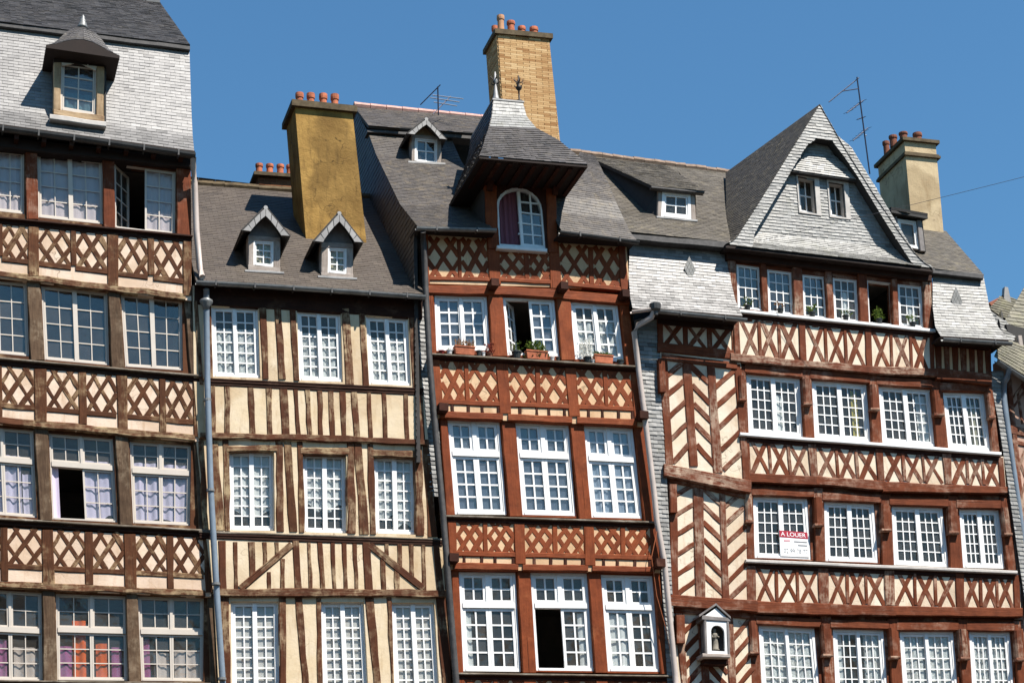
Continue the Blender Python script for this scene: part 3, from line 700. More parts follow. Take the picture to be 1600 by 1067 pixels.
# slate courses follow the ogee: each side is its own curved sheet
for (i0, i1) in ((0, 2), (2, 6), (6, 10), (10, 12)):
    for i in range(i0, i1): slate_patch([rg[k][i] for k in range(len(prof))], [rg[k][i + 1] for k in range(len(prof))], .075, .17, 'slate_dark', lift=.008, parent=dr, mean=.62, sp=.25)
mb = MB()
for i in range(len(ring) - 1): mb.quad(ring[i], ring[i + 1], ring[i + 1] + V3((0, 0, -.045)), ring[i] + V3((0, 0, -.045)))
low = [p + V3((0, 0, -.045)) for p in ring]
for i in range(2, 6): mb.quad(low[i], low[i + 1], low[11 - i + 0], low[12 - i])
mb.quad(low[0], low[1], low[11], low[12]); mb.quad(low[1], low[2], low[10], low[11])
mb.build('soffit', 'soffit_shade', dr)
mb = MB(); mb.lathe(ap + V3((0, 0, -.04)), [(.09, 0), (.075, .06), (.06, .075), (.066, .1), (.045, .13), (.05, .16), (.03, .18), (.036, .21), (.014, .25), (.003, .27)], 12); mb.build('finial', 'zinc', dr, smooth=True)
# pipe down the right corner
tube('downpipe', [P(302, 246, -.28), P(302, 262, -.25), P(304, 285, -.1), P(307, 360, -.06), P(312, 420, -.06), P(316, 433, -.2)], .05, 'pipe_pink')
finish_panes()
# ================================================================== plain brown house with two dormers
Y2 = 0.02
a, b = house('half_timbered_house', 303, 690, Y2, 'brown timbered house of upright studs, two small pointed dormers and lace curtains', 1100)
SW, SD = 'brown_paint', 'brown_dark'
yb = [Y2, Y2 + .04, Y2 + .08, Y2 + .12]
q1 = [[(329, 478), (403, 481), (407, 591), (333, 588)], [(463, 485), (532, 489), (536, 597), (468, 594)], [(570, 493), (637, 497), (643, 603), (577, 600)]]
q2 = [[(357, 704), (428, 705), (430, 829), (359, 828)], [(472, 706), (541, 709), (543, 833), (474, 831)], [(582, 711), (649, 714), (651, 835), (586, 833)]]
q3 = [[(360, 939), (435, 939), (438, 1082), (363, 1082)], [(501, 940), (568, 940), (576, 1084), (505, 1084)], [(611, 941), (678, 941), (687, 1085), (617, 1085)]]
tp = [(303, 446, 660, 470), (303, 684, 670, 694), (338, 928, 696, 931)]
bt = [(303, 590, 662, 606), (320, 830, 690, 842), (340, 1080, 705, 1086)]
Lx = [(301, 303), (306, 322), (334, 342)]; Rx = [(649, 660), (667, 684), (694, 706)]
for i, q in enumerate((q1, q2, q3)):
    row_walls(Lx[i], Rx[i], tp[i], bt[i], q, yb[i], 'plaster_ochre'); room(Lx[i][0], tp[i][1], bt[i][1], Rx[i][1], tp[i][3], bt[i][3], yb[i])
kw = dict(fo=3.6, st=3.6, mu=2.1)
for q in q1: window(q, yb[0], 2, 6, rec=.05, curt=[(.04, .96, .3, .97, 'cur_lace')], mid=6, **kw)
window(q2[0], yb[1], 2, 7, rec=.1, mid=7, curt=[(.04, .96, .03, .78, 'cur_sheer', .1)], **kw)
window(q2[1], yb[1], 2, 7, rec=.1, mid=7, curt=[(.04, .5, .03, .68, 'cur_sheer', .1), (.5, .96, .03, .68, 'cur_sheer', .1)], **kw)
window(q2[2], yb[1], 2, 7, rec=.1, mid=7, curt=[(.04, .5, .03, .78, 'cur_sheer', .1), (.5, .96, .03, .88, 'cur_sheer', .08)], **kw)
for q in q3: window(q, yb[2], 2, 8, rec=.06, mid=7, curt=[(.04, .96, .02, .97, 'cur_blind')], **kw)
# first storey from the eave: head beam, studs, sill
RA(304, 441, 475, 660, 463, 498, yb[0], SD, 'head_beam', .03, depth=.2)
for s in ((303, 309, 470, 312, 318, 600), (322, 330, 474, 324, 333, 592), (405, 416, 474, 410, 420, 592), (428, 439, 474, 435, 447, 592), (452, 462, 476, 459, 468, 594), (534, 546, 482, 540, 553.5, 600), (561, 570, 484, 567, 577, 602), (639, 650, 488, 645, 660, 606)): PO(*s, yb[0], SW, 'stud', .028)
sill(326, 590, 661, 606, yb[0], 12, 'brown_dark', SD, 2.5, .055)
# band of studs
z = lambda x, y: (x / 3.951 + 310, y / 3.951 + 580)
panel([(303, 596), (661, 612), (670, 694), (310, 684)], yb[0], 'plaster_ochre')
for (t0, t1, b0, b1) in ((72, 104, 78, 108), (158, 195, 160, 195), (303, 340, 315, 355), (415, 455, 425, 460), (500, 550, 515, 565), (585, 615, 605, 635), (655, 690, 675, 705), (730, 765, 740, 772), (800, 835, 812, 846), (870, 910, 885, 915), (940, 980, 960, 1000), (1040, 1066, 1050, 1080), (1130, 1160, 1140, 1170), (1265, 1295, 1275, 1305), (1350, 1385, 1370, 1402)):
    xt, xb = z(t0, 0)[0], z(b0, 0)[0]
    PO(xt, z(t1, 0)[0], ypx((334, 603, 650, 617), xt), xb, z(b1, 0)[0], ypx((315, 677, 669, 688), xb), yb[0], SW, 'stud', .024, wob=1.0)
RA(313, 675, 684, 480, 678, 688, yb[0], SW, 'beam', .036, wob=1.3); RA(478, 678, 688, 670, 686, 695, yb[0], SW, 'beam', .034, wob=1.3)
# second storey
for s in ((328, 341, 684, 333, 351, 828), (347, 357, 684, 351, 360, 829), (430, 442, 686, 432, 444, 830), (443, 455, 688, 452, 465, 830), (464, 473, 688, 467, 476, 831), (542, 553, 690, 543, 556, 833), (553, 565, 690, 561, 577, 834), (574, 583, 692, 578, 588, 834), (648, 659, 694, 650, 663, 836), (661, 670, 694, 668, 684, 838), (310, 318, 684, 318, 327, 828)): PO(*s, yb[1], random.choice(('oak_weathered', 'oak_worn_beam', 'brown_paint')), 'stud', .022, wob=1.4)
for s in ((355, 696, 706, 434, 695, 705), (470, 699, 709, 546, 699, 710), (580, 702, 713, 651, 703, 715)): RA(*s, yb[1], 'oak_worn_beam', 'lintel', .03, wob=1.4)
sill(312, 829, 691, 841, yb[1], 12, 'sill_wood', SD, 2.6, .055)
# band with the two slanting braces
z = lambda x, y: (x / 4.103 + 320, y / 4.103 + 820)
panel([(322, 836), (691, 848), (696, 932), (334, 930)], yb[1], 'plaster_ochre')
for (t0, t1, b0, b1, v0, v1) in ((85, 135, 96, 142, 100, 412), (180, 210, 186, 216, 108, 412), (276, 322, 286, 326, 108, 335), (366, 398, 372, 402, 110, 262), (445, 475, 449, 478, 110, 190), (398, 424, 400, 426, 300, 412), (482, 515, 482, 515, 215, 412), (560, 605, 576, 625, 100, 415), (655, 680, 666, 692, 112, 415), (720, 755, 740, 775, 112, 415), (805, 835, 820, 846, 114, 415), (877, 910, 890, 920, 116, 415), (946, 976, 960, 986, 118, 415), (1010, 1064, 1026, 1080, 110, 418), (1124, 1160, 1132, 1166, 215, 415), (1213, 1248, 1215, 1250, 290, 415), (1150, 1180, 1152, 1182, 120, 190), (1232, 1265, 1235, 1267, 122, 262), (1306, 1340, 1312, 1344, 124, 330), (1386, 1416, 1392, 1422, 124, 415), (1466, 1504, 1490, 1536, 116, 420)):
    A, B = z(t0, v0), z(b0, v1); PO(A[0], z(t1, 0)[0], A[1], B[0], z(b1, 0)[0], B[1], yb[1], SW, 'stud', .022, wob=.9)
BR(456, 850, 376, 919, 11, yb[1], SW, 'brace', .034); BR(578, 851, 662, 919, 11, yb[1], SW, 'brace', .034)
RA(334, 918, 930, 520, 919, 931, yb[1], SW, 'beam', .04, wob=1.2); RA(518, 919, 931, 697, 921, 932, yb[1], SW, 'beam', .038, wob=1.2)
# third storey
for s in ((336, 358, 930, 346, 361, 1082), (436, 447, 930, 437, 448, 1082), (461, 472, 932, 473, 484, 1084), (494, 502, 930, 497, 505, 1084), (570, 584, 931, 585, 597, 1084), (604, 612, 931, 612, 617, 1084), (681, 696, 931, 692, 708, 1086)): PO(*s, yb[2], SW, 'stud', .03, wob=1.0)
sill(340, 1081, 706, 1086, yb[2], 12, 'sill_wood', SD, 2.6, .055)
panel([(340, 1090), (706, 1095), (712, 1170), (345, 1165)], yb[2], 'plaster_ochre')
for i in range(13): PO(350 + i * 28, 360 + i * 28, 1094, 352 + i * 28, 362 + i * 28, 1168, yb[2], SW, 'stud', .022)
a, b = P(340, 1165, yb[2]), P(712, 1170, yb[2]); lower_wall(a, b, yb[2], 'plaster_ochre')
# gutter and roof
eL, eR = P(306, 438, -.17), P(664, 461, -.17)
mb = MB(); mb.extr([eL + V3((0, .03, -.02)), eR + V3((0, .03, -.02)), eR + V3((0, .3, -.02)), eL + V3((0, .3, -.02))], V3((0, 0, .03))); mb.build('soffit', 'soffit_shade', cur)
gutter([P(306, 440, -.2), P(420, 446, -.2), P(540, 454, -.2), P(664, 463, -.2)], .06, 'zinc')
yr = 3.2
rL, rR = P(296, 287, yr), P(680, 318, yr)
eL2 = V3((rL.x, eL.y, eL.z)); eR2 = V3((P(662, 461, -.17).x, eR.y, eR.z))
slates([eL, eR, V3((eR.x, yr, lerp(rL.z, rR.z, .96))), V3((eL.x, yr, rL.z))], .085, .17, 'slate_deep', lift=.007, sp=.25)
RN = (eR - eL).cross(V3((eL.x, yr, rL.z)) - eL).normalized(); RPp = eL
slates([rL + V3((0, .02, 0)), rR + V3((0, .02, 0)), rR + V3((0, 3.4, -3.2)), rL + V3((0, 3.4, -3.2))], .3, .3, 'slate_brown')
mb = MB()
for i in range(22): mb.tube([rL.lerp(rR, i / 22) + V3((0, 0, jit(.01))), rL.lerp(rR, (i + 1.02) / 22) + V3((0, 0, jit(.01)))], .085, 8)
mb.build('ridge_tile', 'cap_stone', cur, kind='stuff')
body(P(305, 500, .3).x + .05, P(655, 500, .3).x, .35, 6.8, 0, eL.z - .1)
# dormers
def pointed_dormer(ap, le, re, sur, wq, wallmat='pale_wood', pediment=True, deep=1.5, base=None, rows=3, curt=(), barge=6.0, gl='glass'):
    """ap apex, le/re eave tips of the hood, sur = surround box x0,y0,x1,y1 ; all in pixels ; the front stands on the roof at its base"""
    foot = PP((sur[0] + sur[2]) / 2, sur[3], RPp, RN); y = foot.y - .02
    d = empty('dormer', foot, cur)
    x0, y0, x1, y1 = sur; sl_ = .10 if base is None else base
    q = lambda x, yy: (x, yy + (x - x0) * .07)
    for (u0, u1) in ((x0, wq[0][0] + 1), (wq[1][0] - 1, x1)): PO(u0, u1, q(u0, y0)[1], u0 - .5, u1 - .5, q(u0, y1)[1], y, wallmat, 'post', .03, parent=d, depth=.2)
    RA(x0, q(x0, y0)[1] - 2, wq[0][1] + 1, x1, q(x1, y0)[1] - 2, wq[1][1] + 1, y, wallmat, 'lintel', .034, parent=d, depth=.2)
    RA(x0, wq[3][1] - 1, q(x0, y1)[1], x1, wq[2][1] - 1, q(x1, y1)[1], y, wallmat, 'rail', .034, parent=d, depth=.2)
    RA(x0 - 5, q(x0, y1)[1] - 1, q(x0, y1)[1] + 3, x1 + 6, q(x1, y1)[1] - 1, q(x1, y1)[1] + 3, y, 'lead', 'flashing', .1, parent=d, depth=.3)
    window(wq, y - .03, 2, rows, sashes=1, rec=.02, fo=2.6, st=1.8, mu=1.8, parent=d, curt=curt, gl=gl)
    mb = MB(); mb.quad(*[P(*p, y + .3) for p in wq]); mb.build('room', 'room_dark', d)
    # gable field and barge boards
    yf = y - .2
    A, L, R = P(*ap, yf), P(*le, yf), P(*re, yf)
    mid_ = (L + R) / 2
    mb = MB(); mb.extr([P(x0, y0 - 1, y + .01), P(x1, q(x1, y0)[1] - 1, y + .01), P(ap[0], ap[1] + 8, y + .01)], V3((0, .05, 0))); mb.build('gable', 'cream_wood' if pediment else 'shrine_grey', d)
    wb = .0105 * barge * 1.25
    for (E, sg) in ((L, -1), (R, 1)):
        inn = [A + V3((0, 0, -wb * 1.9)), A + V3((sg * abs(E.x - A.x) * .3, 0, (E.z - A.z) * .36 - wb * 1.25)), A + V3((sg * abs(E.x - A.x) * .58, 0, (E.z - A.z) * .74 - wb * .9)), E + V3((-sg * abs(E.x - A.x) * .34, 0, 0))]
        pts = [A, E] + inn[::-1]
        bb = MB(); bb.extr([p + V3((0, -.01, 0)) for p in pts], V3((0, .04, 0))); g = bb.build('bargeboard', 'slate_backing', d)
        # slates nailed on the barge board
        n_ = 4; sm = MB()
        for i in range(n_):
            t0, t1 = i / n_ + .01, (i + 1) / n_ - .015
            o0, o1 = A.lerp(E, t0), A.lerp(E, t1)
            def inner(t):
                k = t * 3; j = min(int(k), 2); return inn[j].lerp(inn[j + 1], k - j)
            sm.extr([o0 + V3((0, -.022, 0)), o1 + V3((0, -.022, 0)), inner(t1) + V3((0, -.022, 0)), inner(t0) + V3((0, -.022, 0))], V3((0, .012, 0)), random.uniform(.6, .95))
        sm.build('slate', 'slate_light', d)
        o = V3((0, deep, 0)); slates([E, A, A + o, E + o], .1, .18, 'slate_dark', lift=.008, parent=d, thick=.03)
    mb = MB(); mb.tube([A + V3((0, -.02, .0)), A + V3((0, deep, 0))], .035, 8); mb.build('ridge_roll', 'lead', d)
    o = V3((0, deep, 0))
    for xx, yt, yb_ in ((x0, y0 - 2, y1), (x1, q(x1, y0)[1] - 2, q(x1, y1)[1])):
        p0, p1 = P(xx, yt, y + .02), P(xx, yb_, y + .02); mb = MB(); mb.extr([p0, p1, p1 + o, p0 + o], V3((.02 if xx == x0 else -.02, 0, 0))); mb.build('cheek', 'slate_backing', d)
    return d
pointed_dormer((415, 325), (379, 361), (452, 370), (388, 369, 438, 422), [(396, 375), (428, 377), (428, 418), (396, 414)], pediment=False, curt=[(.05, .95, .05, .97, 'cur_cream')])
pointed_dormer((530, 334), (491, 378), (566, 380), (502, 379, 552, 431), [(512, 386), (542, 388), (542, 429), (512, 426)], pediment=False, curt=[(.05, .95, .05, .97, 'cur_cream')])
# chimneys
yc = PP(520, 372, RPp, RN).y - .1
chimney('chimney', [(461, 168), (551, 177), (574, 392), (479, 384)], yc, .8, 'render_ochre', 'cap_stone', (.07, .12),
        [(x, 146.5 + i * .8, 164, 13, .4, 'terracotta') for i, x in enumerate((468, 485.5, 505, 523))])
chimney('chimney', [(404, 277), (470, 281), (474, 315), (404, 309)], yr + .9, .9, 'slate_backing', 'cap_stone', (.1, .07),
        [(x, 257 + i * .7, 275, 12, .1, 'terracotta') for i, x in enumerate((405, 421.5, 438, 453))], brick=(.07, .22, 'brick_orange'))
RA(474, 377, 382, 500, 379, 384, yc - .02, 'lead', 'flashing', .02, depth=.1); RA(552, 384, 389, 577, 386, 391, yc - .02, 'lead', 'flashing', .02, depth=.1)
# hopper and downpipe
tube('downpipe', [P(322, 452, -.2), P(322, 468, -.14), P(322.5, 485, -.1), P(324, 600, -.1), P(329, 760, -.08), P(337, 900, -.06), P(348, 1067, -.02), P(351, 1120, 0)], .048, 'pipe_blue', n=12)
mb = MB(); h = P(322, 479, -.12); mb.lathe(h, [(.05, -.05), (.06, 0), (.1, .06), (.105, .1), (.05, .14), (.045, .3)], 12); mb.build('hopper', 'zinc', cur, smooth=True)
for (x, yy) in ((324, 625), (329, 766), (337.5, 912), (347, 1060)):
    mb = MB(); c = P(x, yy, -.085); mb.lathe(c, [(.052, -.02), (.062, -.018), (.062, .018), (.052, .02)], 12); mb.build('pipe_collar', 'zinc', cur)
# slate-hung strip beside the red house
slates([P(648, 462, .06), P(671, 464, .06), P(693, 775, .06), P(672, 775, .06)], .075, .15, 'slate_grey', sp=.4, mean=.4)
finish_panes()
# ================================================================== red house with the pavilion dormer
Y3 = -.02
a, b = house('half_timbered_house', 665, 1045, Y3, 'red timbered house with lattice panels, arched attic window and a tall buff chimney', 1100)
RP_, RD = 'red_paint', 'red_paint_dark_shade'
yc_ = [Y3 - .02, Y3, Y3 + .06, Y3 + .12]
w1 = [[(678, 461), (760, 463), (767, 548), (682, 548)], [(785, 464), (866, 467), (875, 557), (793, 555)], [(890, 472), (965, 475), (976, 566), (899, 561)]]
w2 = [[(698, 655), (780, 659), (792, 804), (711, 803)], [(804, 659), (888, 663), (900, 806), (816, 804)], [(911, 664), (988, 669), (1004, 810), (924, 808)]]
w3 = [[(716, 893), (805, 894), (814, 1049), (724, 1048)], [(828, 894), (917, 895), (928, 1048), (838, 1047)], [(938, 897), (1019, 899), (1031, 1049), (950, 1048)]]
tp = [(665, 446, 985, 478), (680, 640, 1005, 656), (700, 878, 1032, 890)]
bt = [(670, 549, 995, 571), (695, 803, 1025, 813), (710, 1047, 1046, 1052)]
Lx = [(668, 674), (686, 698), (705, 712)]; Rx = [(981, 995), (1004, 1023), (1030, 1046)]
for i, q in enumerate((w1, w2, w3)):
    row_walls(Lx[i], Rx[i], tp[i], bt[i], q, yc_[i + 1] + .03, RP_); room(Lx[i][0], tp[i][1], bt[i][1], Rx[i][1], tp[i][3], bt[i][3], yc_[i + 1])
kw = dict(rec=.05, fo=4.0, st=4.2, mu=2.6)
window(w1[0], yc_[1], 2, 4, mid=5, gl='glass_mirror', curt=[(.03, .97, .03, .97, 'cur_screen')], **kw)
window(w1[1], yc_[1], 2, 4, gl='glass_mirror', opened={0: .9}, curt=[(.52, .97, .03, .97, 'cur_screen')], **kw)
window(w1[2], yc_[1], 2, 4, mid=5, curt=[(.04, .6, .3, .97, 'cur_lace'), (.6, .96, .3, .97, 'cur_lace')], **kw)
for q, c in zip(w2, ([(.02, .98, .02, .98, 'cur_screen')], [(.02, .98, .02, .98, 'cur_screen')], [(.03, .5, .04, .97, 'cur_white'), (.5, .97, .04, .97, 'cur_sheer')])): window(q, yc_[2], 2, 4, 2, .355, curt=c, gl='glass_mirror', **kw)
for q, c, h in zip(w3, ([(.05, .2, .4, .97, 'cur_sheer'), (.8, .93, .4, .97, 'cur_white')], [(.8, .95, .4, .97, 'cur_sheer')], [(.05, .45, .4, .97, 'cur_sheer')]), ((), (0,), ())): window(q, yc_[3], 2, 4, 2, .335, curt=c[:1], hide=h, **kw)
for s in ((668, 677, 448, 674, 682, 552), (762, 785, 449, 769, 793, 556), (868, 890, 452, 877, 899, 562), (967, 981, 458, 978, 995, 571)): PO(*s, yc_[1], RP_)
for s in ((686, 698, 642, 697, 710, 804), (782, 804, 646, 796, 817, 806), (889, 911, 652, 905, 925, 810), (990, 1004, 658, 1007, 1023, 814)): PO(*s, yc_[2], RP_)
for s in ((705, 716, 880, 711, 724, 1050), (808, 828, 882, 817, 838, 1050), (918, 938, 886, 930, 950, 1050), (1020, 1030, 888, 1033, 1045, 1052)): PO(*s, yc_[3], RP_)
# band under the eaves: left field, middle field under the arched window, right field
y = yc_[0]
panel([(663, 355), (764, 359), (770, 446), (668, 443)], y, 'plaster_peach'); panel([(868, 360), (978, 372), (984, 452), (874, 449)], y, 'plaster_peach')
panel([(768, 388), (870, 393), (876, 449), (769, 446)], y, 'plaster_peach')
for quad, m in (([(668, 372), (759, 376), (765, 434), (670, 432)], (714, 720)), ([(779, 391), (857, 398), (860, 438), (783, 434)], (818, 826)), ([(874, 383), (968, 390), (970, 449), (877, 440)], (919, 927))):
    tl, tr, br, bl = quad; lx, rx = m
    for (c0, c1) in ((tl[0], lx), (rx, tr[0])):
        u0, u1 = (c0 - tl[0]) / (tr[0] - tl[0]), (c1 - tl[0]) / (tr[0] - tl[0])
        lattice([bil(quad, u0, 0), bil(quad, u1, 0), bil(quad, u1, 1), bil(quad, u0, 1)], LAT_B, 8.0, y, RP_)
    PO(lx, rx, ypx((tl[0], tl[1], tr[0], tr[1]), lx), lx + 2, rx + 2, ypx((bl[0], bl[1], br[0], br[1]), lx), y, RP_, 'stud', .03)
    RA(bl[0] - 3, bl[1] - 1, bl[1] + 6, br[0] + 3, br[1] - 1, br[1] + 6, y, RP_, 'rail', .04)
for s in ((760, 779, 356, 765, 783, 444), (857, 872, 362, 860, 878, 450), (664, 669, 366, 667, 672, 444), (966, 977, 384, 971, 983, 458)): PO(*s, y, RP_, 'post', .05)
for s in ((667, 445, 458, 782, 447, 461), (776, 447, 460, 882, 452, 466), (878, 453, 467, 984, 462, 476)): RA(*s, y, RP_, 'lintel', .045)
for (x, yy) in ((770, 446), (878, 451), (974, 463)):
    c = P(x, yy, y - .1); mb = MB(); mb.box(c, (.13, .3, .13)); mb.build('joist_end', RD, cur)
sill(673, 551, 997, 571, yc_[1], 11, 'sill_wood', RD, 3, .11)
# band above the second row
def lat_band(y, top, lat, posts, mids, pat, rail, strip, lint, wb):
    panel([(top[0], top[1]), (top[2], top[3]), (lint[3], lint[5]), (lint[0], lint[2])], y, 'plaster_peach')
    for p in posts: PO(p[0], p[1], ypx(top, p[0]), p[2], p[3], ypx((lint[0], lint[2], lint[3], lint[5]) if False else (lint[0], lint[1], lint[3], lint[4]), p[2]), y, RP_, 'post', .04)
    ed = sorted(posts + mids)
    for e0, e1 in zip(ed, ed[1:]):
        lattice([(e0[1], ypx(top, e0[1])), (e1[0], ypx(top, e1[0])), (e1[2], ypx(lat, e1[2])), (e0[3], ypx(lat, e0[3]))], pat, wb, y, RP_)
    for m in mids: PO(m[0], m[1], ypx(top, m[0]), m[2], m[3], ypx(lat, m[2]), y, RP_, 'stud', .03)
    for p0, p1 in zip(posts, posts[1:]):
        xa, xb = p0[3] - 2, p1[2] + 2
        RA(xa, ypx(lat, xa) - 1, ypx(lat, xa) + 7, xb, ypx(lat, xb) - 1, ypx(lat, xb) + 7, y, RP_, 'rail', .034)
        RA(xa - 3, lerp(lint[1], lint[4], (xa - lint[0]) / (lint[3] - lint[0])), lerp(lint[2], lint[5], (xa - lint[0]) / (lint[3] - lint[0])), xb + 3, lerp(lint[1], lint[4], (xb - lint[0]) / (lint[3] - lint[0])), lerp(lint[2], lint[5], (xb - lint[0]) / (lint[3] - lint[0])), y, RP_, 'lintel', .044)
        n = 4
        for i in range(n):                       # short blocks between rail and lintel
            x = lerp(xa, xb, (i + .7 + jit(.15)) / n); PO(x - 2.5, x + 2.5, ypx(lat, x) + 5, x - 2.5, x + 3, ypx((lint[0], lint[1], lint[3], lint[4]), x) + 1, y, RD, 'block', .02)
lat_band(yc_[1], (675, 562, 996, 582), (685, 624, 996, 636), [(675, 687, 680, 693), (775, 794, 781, 799), (883, 900, 889, 907), (986, 997, 991, 1005)], [(724.5, 732, 727, 735), (836, 844, 838, 846), (941, 949, 945, 951)], LAT_B, None, None, (680, 641, 652, 1006, 655, 666), 8.0)
sill(697, 804, 1025, 814, yc_[2], 11, 'sill_wood', RD, 3, .07)
lat_band(yc_[2], (699, 814, 1026, 825), (704, 861, 1030, 868), [(699, 713, 703, 714), (803, 820, 805, 822), (912, 928, 914, 931), (1016, 1028, 1018, 1031)], [(754, 762, 755, 763), (863, 871, 864, 872), (969, 977, 970, 978)], [(.16, 0, .92, 1), (.84, 0, .08, 1), (.42, 0, .0, .5), (.58, 0, 1, .5), (0, .42, .4, 1), (1, .42, .6, 1)], None, None, (703, 878, 889, 1032, 885, 894), 8.0)
sill(711, 1050, 1050, 1054, yc_[3], 11, 'sill_wood', RD, 3, .07)
lat_band(yc_[3], (711, 1060, 1052, 1064), (715, 1108, 1056, 1114), [(711, 726, 716, 730), (818, 838, 822, 842), (931, 950, 936, 955), (1034, 1048, 1038, 1052)], [(770, 778, 774, 782), (880, 888, 884, 892), (988, 996, 992, 1000)], LAT_B, None, None, (714, 1126, 1138, 1056, 1132, 1144), 8.0)
a, b = P(715, 1138, yc_[3]), P(1058, 1144, yc_[3]); lower_wall(a, b, yc_[3], 'plaster_peach')
for (x, yy, i) in ((690, 640, 1), (1002, 652, 1), (706, 874, 2), (1028, 882, 2)):
    c = P(x, yy, yc_[i] - .05); mb = MB(); mb.box(c, (.15, .3, .13)); mb.build('joist_end', RD, cur)
# ---- roof
gy = -.33
gutter([P(650, 356, gy), P(775, 359, gy)], .055, 'zinc'); gutter([P(874, 362, gy), P(930, 369, gy), P(998, 378, gy)], .055, 'zinc_dark')
for (xa, xb) in ((652, 775), (872, 996)):
    p0, p1 = P(xa, ypx((650, 355, 998, 377), xa), gy), P(xb, ypx((650, 355, 998, 377), xb), gy); mb = MB(); mb.extr([p0, p1, p1 + V3((0, .5, .02)), p0 + V3((0, .5, .02))], V3((0, 0, .025))); mb.build('soffit', 'soffit_shade', cur)
XL = P(652, 354, gy + .04).x
mL = [P(652, 354, gy + .04), PX(640, 339, XL), PX(625, 320, XL), PX(600, 268, XL), PX(587, 241, XL), PX(575, 207, XL)]
ym = mL[-1].y
depths = [p.y for p in mL]; zs = [p.z for p in mL]
XR = P(800, 360, gy).x
XW = P(763, 360, 0).x
mR = [V3((XW if i < 3 else XR, p.y, p.z + (p.x - p.x) + (P(790, 360, gy).z - P(652, 354, gy).z) * (1 - i / 9))) for i, p in enumerate(mL)]
slate_patch(mL, mR, .075, .16, 'slate_brown', lift=.009, sp=.32, mean=.5)
rgL = PX(553, 165, XL); rgY = rgL.y
rgR = P(905, 196, rgY)
tb = P(800, 219, ym)
RA(574, 202, 207, 790, 215, 221, ym - .12, 'pipe_dark', 'eave_board', .02, depth=.25)
uL = V3((XL - .03, ym - .16, mL[-1].z + .03)); uR = V3((P(800, 217, ym - .16).x, ym - .16, mL[-1].z + .03 + (tb.z - mL[-1].z)))
slates([uL, uR, V3((uR.x, rgY, P(780, 187, rgY).z)), rgL], .1, .18, 'slate_brown', lift=.008)
mb = MB(); rE = P(775, 187, rgY)
for i in range(9): mb.tube([rgL.lerp(rE, i / 9), rgL.lerp(rE, (i + .97) / 9)], [.075, .07], 8)
mb.build('ridge_tile', 'ridge_tile', cur, kind='stuff')
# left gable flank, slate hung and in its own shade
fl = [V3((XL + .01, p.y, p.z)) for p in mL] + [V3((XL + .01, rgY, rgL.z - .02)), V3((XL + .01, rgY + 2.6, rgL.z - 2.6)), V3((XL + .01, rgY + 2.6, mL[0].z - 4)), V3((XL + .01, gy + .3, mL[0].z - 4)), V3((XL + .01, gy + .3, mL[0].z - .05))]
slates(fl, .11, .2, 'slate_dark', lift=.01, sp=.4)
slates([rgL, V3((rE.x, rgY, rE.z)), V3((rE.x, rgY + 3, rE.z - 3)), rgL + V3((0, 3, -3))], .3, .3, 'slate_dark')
# right-hand slope beside the dormer
rl = [P(878, 362, gy + .04), P(869, 347, gy + .2), P(865, 330, gy + .42), P(866, 305, .25), P(882, 280, .6), P(900, 252, 1.3), P(906, 238, 2.2)]
rr = [P(996, 377, gy + .04), P(984, 362, gy + .2), P(976, 345, gy + .42), P(962, 315, .25), P(952, 290, .6), P(938, 260, 1.3), P(930, 244, 2.2)]
slate_patch(rl, rr, .075, .16, 'slate_brown', lift=.009, sp=.32, mean=.5)
body(XL + .2, P(975, 500, .4).x, .4, rgY + 2.6, 0, mL[0].z - .1)
# ---- pavilion dormer
D3 = empty('dormer', P(815, 388, y), cur)
yd = yc_[0] - .02
arc = [(778.5, 384)] + [(776, 322)] + [(lerp(776, 847, .5) + -36 * math.cos(t) , lerp(322, 328, (1 - math.cos(t)) / 2) - 32 * math.sin(t)) for t in [math.pi * k / 10 for k in range(1, 10)]] + [(848, 328), (853, 389)]
outer = [(752, 252), (905, 270), (874, 300), (870, 366), (872, 392), (760, 386), (756, 330)]
outer = [(757, 262), (868, 272), (868, 330), (872, 393), (764, 388), (760, 330)]
mb = MB(); mb.holed([P(*p, yd) for p in outer], [[P(*p, yd) for p in arc]], V3((0, .18, 0))); mb.build('front_wall', RD, D3)
for s in ((757, 775, 262, 762, 779, 388), (853, 868, 272, 857, 872, 394)): PO(*s, yd, RP_, 'post', .04, parent=D3)
# arched frame
fr = MB(); n = len(arc); inn = []
cx, cy = 814, 345
for (x, yy) in arc: inn.append((x + (cx - x) * .09, yy + (cy - yy) * .075))
fr.holed([P(*p, yd + .02) for p in arc], [[P(*p, yd + .02) for p in inn]], V3((0, .08, 0))); fr.build('frame', 'white_paint', D3)
RA(777, 383, 388.5, 855, 388, 394, yd, 'white_paint', 'sill', .09, parent=D3, wob=.2)
